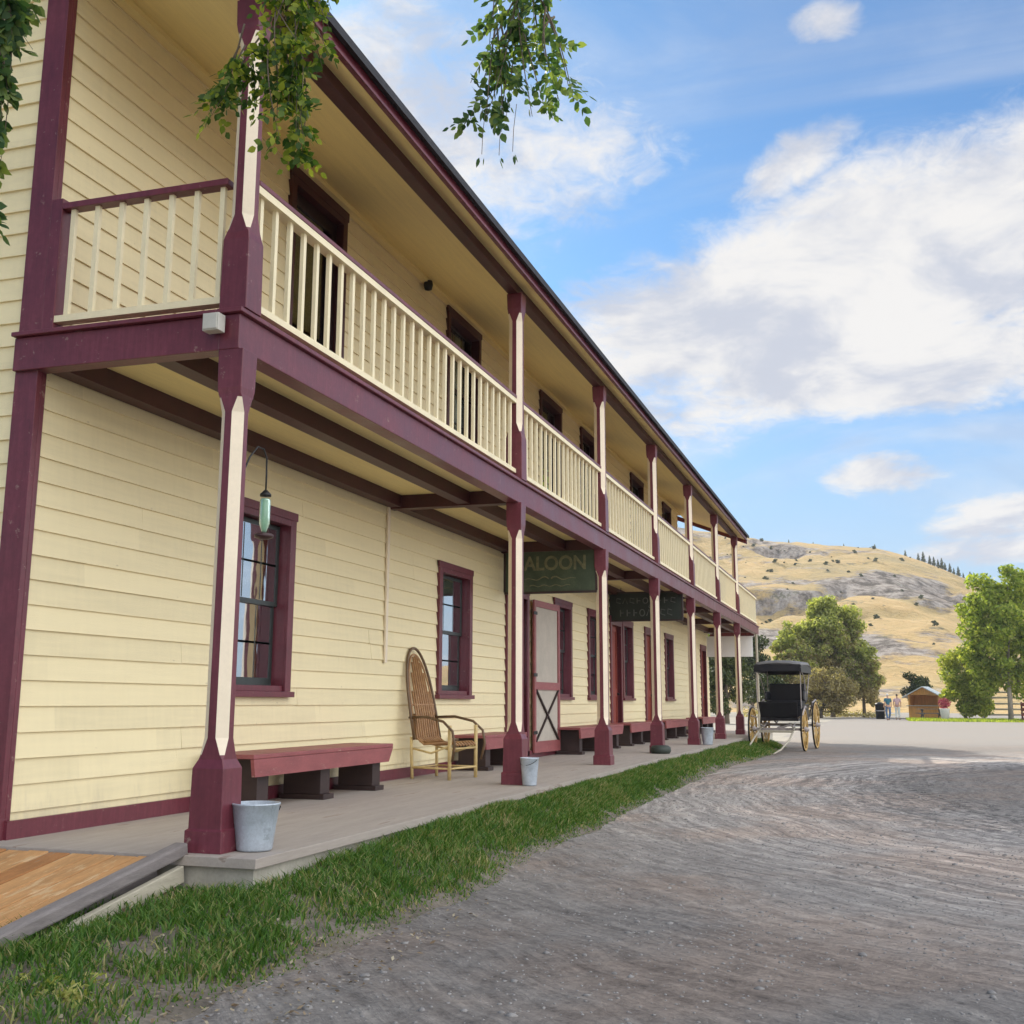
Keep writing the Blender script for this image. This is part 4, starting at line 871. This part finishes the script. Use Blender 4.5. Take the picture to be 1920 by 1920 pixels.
# shrubs and small conifers on the hill
def hz(x, y): return float(hill_z(np.array([x], float), np.array([y], float))[0])
V, F = leaf_cloud(clumps(0, 0, .9, .7, .7, .7, 9, .4, .7), .30, 260)
sh0 = soup('hillside_shrub', V, F, L_dark); SG = 'scattered shrubs on the dry hillside'
V, F = leaf_cloud([(0, 0, .5+.55*k, 1.0-.16*k, 1.0-.16*k, .45, 1.2-.2*k) for k in range(6)], .28, 320)
cn0 = soup('hillside_conifer', V, F, L_dark); CG = 'small conifers along the hill crest'
ridge = [(-24, 398), (-16, 399), (-6, 398), (4, 399), (13.5, 399), (17.5, 399), (19, 398), (21, 399), (22.2, 398), (23.5, 399), (24.6, 398), (25.6, 399), (27, 398), (28.2, 399), (29.5, 398), (31, 399), (33, 398)]
for i, (x, y) in enumerate(ridge):
    o = cn0 if i == 0 else cn0.copy()
    if i: COL.objects.link(o)
    s_ = rng.uniform(.35, .6) if x < 15 else rng.uniform(.45, .95)
    o.location = (x, y, hz(x, y)-.2); o.scale = (s_, s_, s_*1.1); tag(o, 'tiny dark conifer on the crest of the dry hill', 'tree', CG)
for i in range(110):
    x = rng.uniform(-46, 30); y = rng.uniform(215, 392)
    if x > 4 and rng.random() < .6: x -= 34
    o = sh0 if i == 0 else sh0.copy()
    if i: COL.objects.link(o)
    s_ = rng.uniform(.18, .62); o.location = (x, y, hz(x, y)-.2); o.scale = (s_*1.2, s_*1.2, s_); o.rotation_euler = (0, 0, rng.uniform(0, 6)); tag(o, 'dark shrub dotting the dry grass hillside', 'shrub', SG)

# ------------------------------------------------------------------ far side of the yard: booth, fence, people
kb = tag(empty('booth', (6.75, 88, -.3), R(-14)), 'orange boarded booth with a pale pitched roof under the trees', 'booth')
b = MB(); b.box(-1.1, 1.1, -.8, .8, 0, .95); b.box(-1.1, -1.0, -.8, .8, .95, 1.75); b.box(1.0, 1.1, -.8, .8, .95, 1.75); b.box(-1.0, 1.0, .7, .8, .95, 1.75); b.add([(-1.1, -.8, 1.75), (1.1, -.8, 1.75), (0, -.8, 2.3), (-1.1, -.76, 1.75), (1.1, -.76, 1.75), (0, -.76, 2.3)], [(0,1,2),(5,4,3),(0,3,4,1),(1,4,5,2),(2,5,3,0)]); b.build('walls', M_orange, kb)
b = MB(); b.bar((-1.5, 0, 1.55), (0, 0, 2.36), 2.2, .06); b.bar((0, 0, 2.36), (1.5, 0, 1.55), 2.2, .06); b.build('roof', M_tin, kb)
b = MB(); b.box(-1.2, 1.2, -1.05, -.80, .93, .99); b.build('counter', M_palewood, kb)
pl = tag(empty('planter', (7.65, 79.5, -.3)), 'pale tub of pinkish red flowers beside the orange booth', 'planter')
MB().lathe([(0, 0), (.24, 0), (.32, .75), (.35, .8), (.28, .8), (0, .72)], 16).build('tub', M_white, pl, smooth=True)
V, F = leaf_cloud([(0, 0, 1.15, .42, .42, .36, 1)], .08, 500); soup('flowers', V, F, M_pink, pl)
tb = tag(empty('picnic_table', (6.9, 83.5, -.3), R(10)), 'grey picnic table in front of the orange booth', 'table')
MB().box(-.9, .9, -.4, .4, .72, .76).build('tabletop', M_greywood, tb)
for sy in (-.7, .7): MB().box(-.9, .9, sy-.13, sy+.13, .42, .46).build('seat', M_greywood, tb)
for sx in (-.6, .6):
    b = MB(); b.bar((sx, -.6, 0), (sx, .3, .72), .07, .09); b.bar((sx, .6, 0), (sx, -.3, .72), .07, .09); b.bar((sx, -.75, .4), (sx, .75, .4), .07, .08); b.build('leg', M_greywood, tb)
fn = tag(empty('rail_fence', (10.6, 86, -.3), R(2)), 'weathered pole rail fence behind the right hand tree trunk', 'fence')
for k in range(4): MB().bar((k*1.9, 0, 0), (k*1.9, 0, 2.2), .14, .14).build('fence_post', M_greywood, fn)
for z in (.35, .75, 1.15, 1.55, 1.95): MB().tube([(-.2, -.1, z), (2.4, -.1, z+rng.uniform(-.04, .04)), (6.0, -.1, z+rng.uniform(-.04, .04))], .065, 7).build('rail', M_palewood, fn, smooth=True)
cr = tag(empty('crate', (12.75, 76, -.3), R(8)), 'brick red slatted crate by the pale tree trunk at right edge', 'crate')
for z in (.05, .36, .67, .98):
    b = MB(); b.box(-.6, .6, -.5, -.46, z, z+.22); b.box(-.6, .6, .46, .5, z, z+.22); b.box(-.6, -.56, -.46, .46, z, z+.22); b.box(.56, .6, -.46, .46, z, z+.22); b.build('slat', M_red, cr)
for sx in (-.55, .55):
    for sy in (-.45, .45): MB().box(sx-.04, sx+.04, sy-.045, sy+.045, 0, 1.25).build('corner_post', M_darkwood, cr)
bp = tag(empty('bin', (3.45, 84, -.3)), 'dark bin beside the walking person in teal', 'bin')
MB().lathe([(0, 0), (.30, 0), (.34, 1.0), (.37, 1.02), (.37, 1.08), (.1, 1.2), (0, 1.2)], 16).build('body', M_metal, bp, smooth=True)
MB().lathe([(.34, .55), (.36, .56), (.36, .62), (.34, .63)], 16).build('band', M_buggrey, bp)

def skin(name, verts, edges, radii, mat, parent, sub=1):
    me = bpy.data.meshes.new(name); me.from_pydata(verts, edges, []); me.materials.append(mat)
    o = bpy.data.objects.new(name, me); COL.objects.link(o)
    md = o.modifiers.new('skin', 'SKIN'); md.use_smooth_shade = True
    for i, r in enumerate(radii): me.skin_vertices[0].data[i].radius = (r, r) if not isinstance(r, tuple) else r
    me.skin_vertices[0].data[0].use_root = True
    s_ = o.modifiers.new('sub', 'SUBSURF'); s_.levels = sub; s_.render_levels = sub
    o.parent = parent; return o
def person(loc, rz_, label, top, bottom, hair, stride=.14):
    t = tag(empty('person', loc, rz_), label, 'person', 'people walking in the yard')
    v = [(0, 0, .95), (0, .0, 1.15), (0, .01, 1.38), (0, .01, 1.50), (0, -.01, 1.57), (0, -.02, 1.66), (0, -.01, 1.74)]
    e = [(0, 1), (1, 2), (2, 3), (3, 4), (4, 5), (5, 6)]; r = [(.15, .11), (.135, .10), (.165, .11), (.055, .055), (.06, .065), (.075, .09), (.055, .07)]
    for sx, st in ((-1, -stride), (1, stride)):
        o = len(v); v += [(sx*.10, 0, .88), (sx*.10, -st*.55, .50), (sx*.10, st*.9-.0, .09), (sx*.105, st*.9-.13, .035)]
        e += [(0, o), (o, o+1), (o+1, o+2), (o+2, o+3)]; r += [.095, .065, .045, .035]
        a = len(v); v += [(sx*.19, .01, 1.41), (sx*.24, st*.3+.03, 1.15), (sx*.23, -st*.6-.06, .93), (sx*.23, -st*.6-.09, .84), (sx*.20, -st*.6-.12, .87)]
        e += [(2, a), (a, a+1), (a+1, a+2), (a+2, a+3), (a+2, a+4)]; r += [.055, .042, .032, .03, .014]
    skin('body', v, e, r, M_skin, t)
    sv = [(0, 0, .93), (0, 0, 1.15), (0, .01, 1.39), (0, .01, 1.46)]; se = [(0, 1), (1, 2), (2, 3)]; sr = [(.175, .13), (.155, .12), (.18, .125), (.07, .07)]
    for sx, st in ((-1, -stride), (1, stride)):
        a = len(sv); sv += [(sx*.19, .01, 1.41), (sx*.235, st*.2+.02, 1.20)]; se += [(2, a), (a, a+1)]; sr += [.075, .062]
    skin('shirt', sv, se, sr, top, t)
    tv = [(0, 0, .97)]; te = []; tr_ = [(.17, .125)]
    for sx, st in ((-1, -stride), (1, stride)):
        a = len(tv); tv += [(sx*.10, 0, .86), (sx*.10, -st*.55, .50), (sx*.10, st*.9, .10)]; te += [(0, a), (a, a+1), (a+1, a+2)]; tr_ += [.11, .082, .065]
    skin('trousers', tv, te, tr_, bottom, t)
    skin('hair', [(0, .03, 1.62), (0, .02, 1.72), (0, -.01, 1.765)], [(0, 1), (1, 2)], [(.078, .07), (.088, .09), (.06, .07)], hair, t)
    skin('shoes', [(-.10, -stride*.9, .05), (-.105, -stride*.9-.15, .03)], [(0, 1)], [.05, .04], M_hair, t); skin('shoes', [(.10, stride*.9, .05), (.105, stride*.9-.15, .03)], [(0, 1)], [.05, .04], M_hair, t)
    return t
person((3.98, 78, -.3), R(200), 'person in teal top, blue jeans and white cap walking across the yard', M_teal, M_denim, M_white)
person((4.62, 81, -.3), R(170), 'person with brown hair in pinkish top and pale trousers', M_shirt, M_pale, M_hair, .05)

# ------------------------------------------------------------------ the tree that hangs into the picture
ht = tag(empty('overhanging_tree', (-3.4, -6.2, -.3)), 'leafy tree overhead whose drooping branches hang in front of the hotel', 'tree')
O = Vector((-3.4, -6.2, -.3))
def wtube(pts, rad, name='branch', n=8):
    b = MB(); b.tube([Vector(p)-O for p in pts], rad, n); return b.build(name, M_bark, ht, smooth=True)
wtube([(-3.4, -6.2, -.4), (-3.35, -6.1, 1.5), (-3.0, -5.6, 3.6), (-2.6, -5.1, 5.2), (-2.4, -4.8, 7.5), (-2.6, -4.6, 9.5)], [.30, .24, .21, .18, .12, .05], 'trunk', 12)
wtube([(-2.6, -5.1, 5.2), (-1.2, -3.6, 5.9), (.3, -1.9, 6.0), (.75, -1.2, 5.6), (.8, -1.0, 4.9)], [.11, .08, .05, .03, .012])
wtube([(-1.2, -3.6, 5.9), (.6, -2.6, 6.3), (1.8, -1.6, 5.9), (2.1, -1.1, 5.2), (2.15, -1.0, 4.6)], [.07, .055, .035, .02, .010])
wtube([(-2.6, -5.1, 5.2), (-2.0, -3.0, 5.8), (-1.35, -1.6, 5.8), (-1.12, -1.05, 5.2)], [.09, .06, .035, .012])
def comp_leaf(base, d, ln, n=3, lw=.021, ll=.055):
    """a pinnate leaf: pairs of leaflets on a drooping stalk; returns list of 6-vertex leaflets"""
    d = d/np.linalg.norm(d); out = []; up = np.array([0, 0, 1.0]); side = np.cross(d, up); side = side/max(1e-6, np.linalg.norm(side))
    tw = rng.uniform(-1.2, 1.2); side = side*math.cos(tw)+np.cross(d, side)*math.sin(tw)
    for k in range(n+1):
        p = base+d*ln*(k+1)/(n+1)+np.array([0, 0, -.25*ln*((k+1)/(n+1))**2])
        for sg in ((-1, 1) if k < n else (0,)):
            a = d*(.55 if sg else 1)+side*sg*.9+rng.normal(size=3)*.22+np.array([0, 0, -.3]); a /= np.linalg.norm(a)
            w = np.cross(a, np.cross(side, d)+rng.normal(size=3)*.45); w /= max(1e-6, np.linalg.norm(w)); s_ = rng.uniform(.75, 1.25)
            L_, W_l = ll*s_, lw*s_
            out.append([p, p+a*L_*.30+w*W_l*.85, p+a*L_*.62+w*W_l*.75, p+a*L_, p+a*L_*.62-w*W_l*.75, p+a*L_*.30-w*W_l*.85])
    return out
def hanging(name, twigs, per, ln, mat, ll=.055, droop=.8):
    leaves = []; tb_ = MB()
    for a, e in twigs:
        a, e = np.array(a, float), np.array(e, float); mid = (a+e)/2+rng.normal(size=3)*.05+np.array([0, 0, .06]); pts = []
        for i in range(9):
            t = i/8; pts.append((1-t)**2*a+2*t*(1-t)*mid+t*t*e)
        tb_.tube([Vector(p)-O for p in pts], [.006*(1-.75*i/8) for i in range(9)], 5)
        for _ in range(per):
            t = rng.uniform(.08, 1)**.8; i = min(7, int(t*8)); p = pts[i]+(pts[i+1]-pts[i])*(t*8-i)
            d = rng.normal(size=3)*np.array([1, 1, .5])+np.array([0, 0, -droop]); leaves += comp_leaf(p, d, ln*rng.uniform(.7, 1.2), 3, ll*.36, ll)
    tb_.build('twigs', M_bark, ht, smooth=True)
    A = np.array(leaves)-np.array(O)[None, None]; n = len(A); q = np.arange(n)*6
    soup(name, A.reshape(-1, 3), np.stack([q, q+1, q+2, q+3, q+4, q+5], -1), mat, ht)
def tw(n, top, c, s): return [((top[0]+rng.normal()*top[3], top[1]+rng.normal()*top[4], top[2]), (c[0]+rng.uniform(-1, 1)*s[0], c[1]+rng.uniform(-1, 1)*s[1], c[2]+rng.uniform(-1, 1)*s[2])) for _ in range(n)]
# (1) dense ragged spray in front of the corner post
hanging('leaf_spray', tw(10, (.80, -1.0, 5.05, .10, .08), (.92, -.95, 4.45), (.24, .20, .34))+tw(9, (.78, -1.0, 4.75, .08, .08), (.76, -1.0, 4.00), (.26, .22, .30))
        +tw(5, (.64, -1.0, 4.35, .06, .06), (.46, -1.0, 4.02), (.16, .12, .14))+tw(6, (.80, -1.0, 4.3, .06, .06), (.84, -1.0, 3.80), (.13, .12, .12)), 10, .11, L_hang, .047)
# (2) loose spray against the sky
hanging('leaf_spray', tw(9, (2.12, -1.0, 4.85, .05, .06), (2.14, -1.0, 4.20), (.24, .16, .22))+tw(9, (2.14, -1.0, 4.40, .05, .05), (2.14, -1.0, 3.80), (.28, .16, .20))
        +tw(4, (2.05, -1.0, 4.2, .04, .04), (1.96, -1.0, 3.66), (.10, .08, .07))+tw(3, (2.25, -1.0, 4.2, .04, .04), (2.36, -1.0, 3.78), (.07, .08, .10)), 7, .11, L_hangdark, .046)
sd = []
for (x, z) in ((1.93, 3.47), (2.02, 3.45), (2.09, 3.46)):
    b = MB(); b.tube([Vector((x+.02, -1, z+.28))-O, Vector((x+.005, -1, z+.15))-O, Vector((x, -1, z+.03))-O], .0016, 4); b.build('seed_stalk', M_bark, ht)
    for k in range(2): sd += comp_leaf(np.array((x, -1, z+.05)), np.array((rng.normal()*.4, rng.normal()*.3, -1)), .03, 0, .010, .045)
for p_ in range(3):
    A = np.array(sd[p_*2:p_*2+2])-np.array(O)[None, None]; q = np.arange(len(A))*6; soup('seed_keys', A.reshape(-1, 3), np.stack([q+i for i in range(6)], -1), L_hangdark, ht)
# (3) spray at the left margin
hanging('leaf_spray', tw(9, (-1.13, -1.0, 5.3, .06, .05), (-1.05, -1.0, 4.80), (.15, .10, .20))+tw(6, (-1.12, -1.0, 5.0, .04, .04), (-1.06, -1.0, 4.2), (.06, .06, .5))+tw(2, (-1.12, -1.0, 4.6, .03, .03), (-1.04, -1.0, 3.5), (.05, .06, .15)), 8, .12, L_hangdark, .075, 1.5)
# crown above the frame
V, F = leaf_cloud([(cx-O.x, cy-O.y, cz-O.z, r_, r_, r_*.7, 1) for cx, cy, cz, r_ in [(-3.4, -5.8, 8.6, 1.5), (-2.0, -4.2, 9.4, 1.4), (-3.6, -3.6, 9.0, 1.4), (-.9, -5.0, 8.6, 1.2), (-2.4, -4.9, 10.2, 1.4)]], .07, 5000)
soup('crown', V, F, L_hang, ht)
# dry leaf litter on the bare soil by the ramp, one mass
n = 2600; x = rng.uniform(-.2, 1.6, n); y = rng.uniform(-2.7, 1.2, n); kp = rng.random(n) < np.clip(1.1-(y+2.4)*.32, .06, 1); x, y = x[kp], y[kp]; n = len(x)
z = np.maximum(verge_z(x, y), road_z(x, y))+.004; a = rng.uniform(0, 6.28, n); s_ = rng.uniform(.006, .018, n); tl_ = rng.uniform(-.6, .6, (2, n))
ax = np.stack([np.cos(a), np.sin(a), tl_[0]], -1)*s_[:, None]; ay = np.stack([-np.sin(a), np.cos(a), tl_[1]], -1)*(s_*.5)[:, None]; c0 = np.stack([x, y, z+s_*.4], -1)
V = np.stack([c0-ax, c0+ay, c0+ax, c0-ay], 1).reshape(-1, 3); tag(soup('leaf_litter', V, np.arange(4*n).reshape(-1, 4), leaf_mat('dry_litter', [(.10, .065, .035), (.24, .17, .10), (.42, .36, .25)], .1)), 'dry brown leaf litter on the bare soil', 'litter', kind='stuff')
# weeds at the foot of the ramp
for i, (x, y, s_, lb) in enumerate([(.62, -2.05, .13, 'pale yellow green weed patch at the bottom left corner'), (.30, -1.80, .09, 'smaller pale weed patch beside the ramp side board')]):
    t = tag(empty('weed', (x, y, -.30)), lb, 'weed', 'weeds at the foot of the ramp'); b = MB()
    for k in range(7): b.tube([(0, 0, 0), (rng.normal()*s_*.5, rng.normal()*s_*.5, s_*.5)], .002, 4)
    b.build('stems', L_weed, t); V, F = leaf_cloud([(rng.normal()*s_*.6, rng.normal()*s_*.6, s_*.35, s_*.45, s_*.45, s_*.35, 1) for _ in range(8)], .014, 420); soup('leaves', V, F, L_weed, t)
# ------------------------------------------------------------------ thin summer haze over the valley
hzm = bpy.data.materials.new('valley_haze'); hzm.use_nodes = True; ht_ = NT(hzm.node_tree); ht_.n.clear()
pv = ht_.node('ShaderNodeVolumePrincipled'); pv.inputs['Density'].default_value = .00032; pv.inputs['Color'].default_value = (.92, .95, 1, 1); pv.inputs['Anisotropy'].default_value = .0
ho = ht_.node('ShaderNodeOutputMaterial'); ht_.l.new(pv.outputs[0], ho.inputs['Volume'])
tag(MB().box(-500, 500, -60, 900, -1.5, 110).build('haze', hzm), kind='stuff')
bpy.context.view_layer.update()
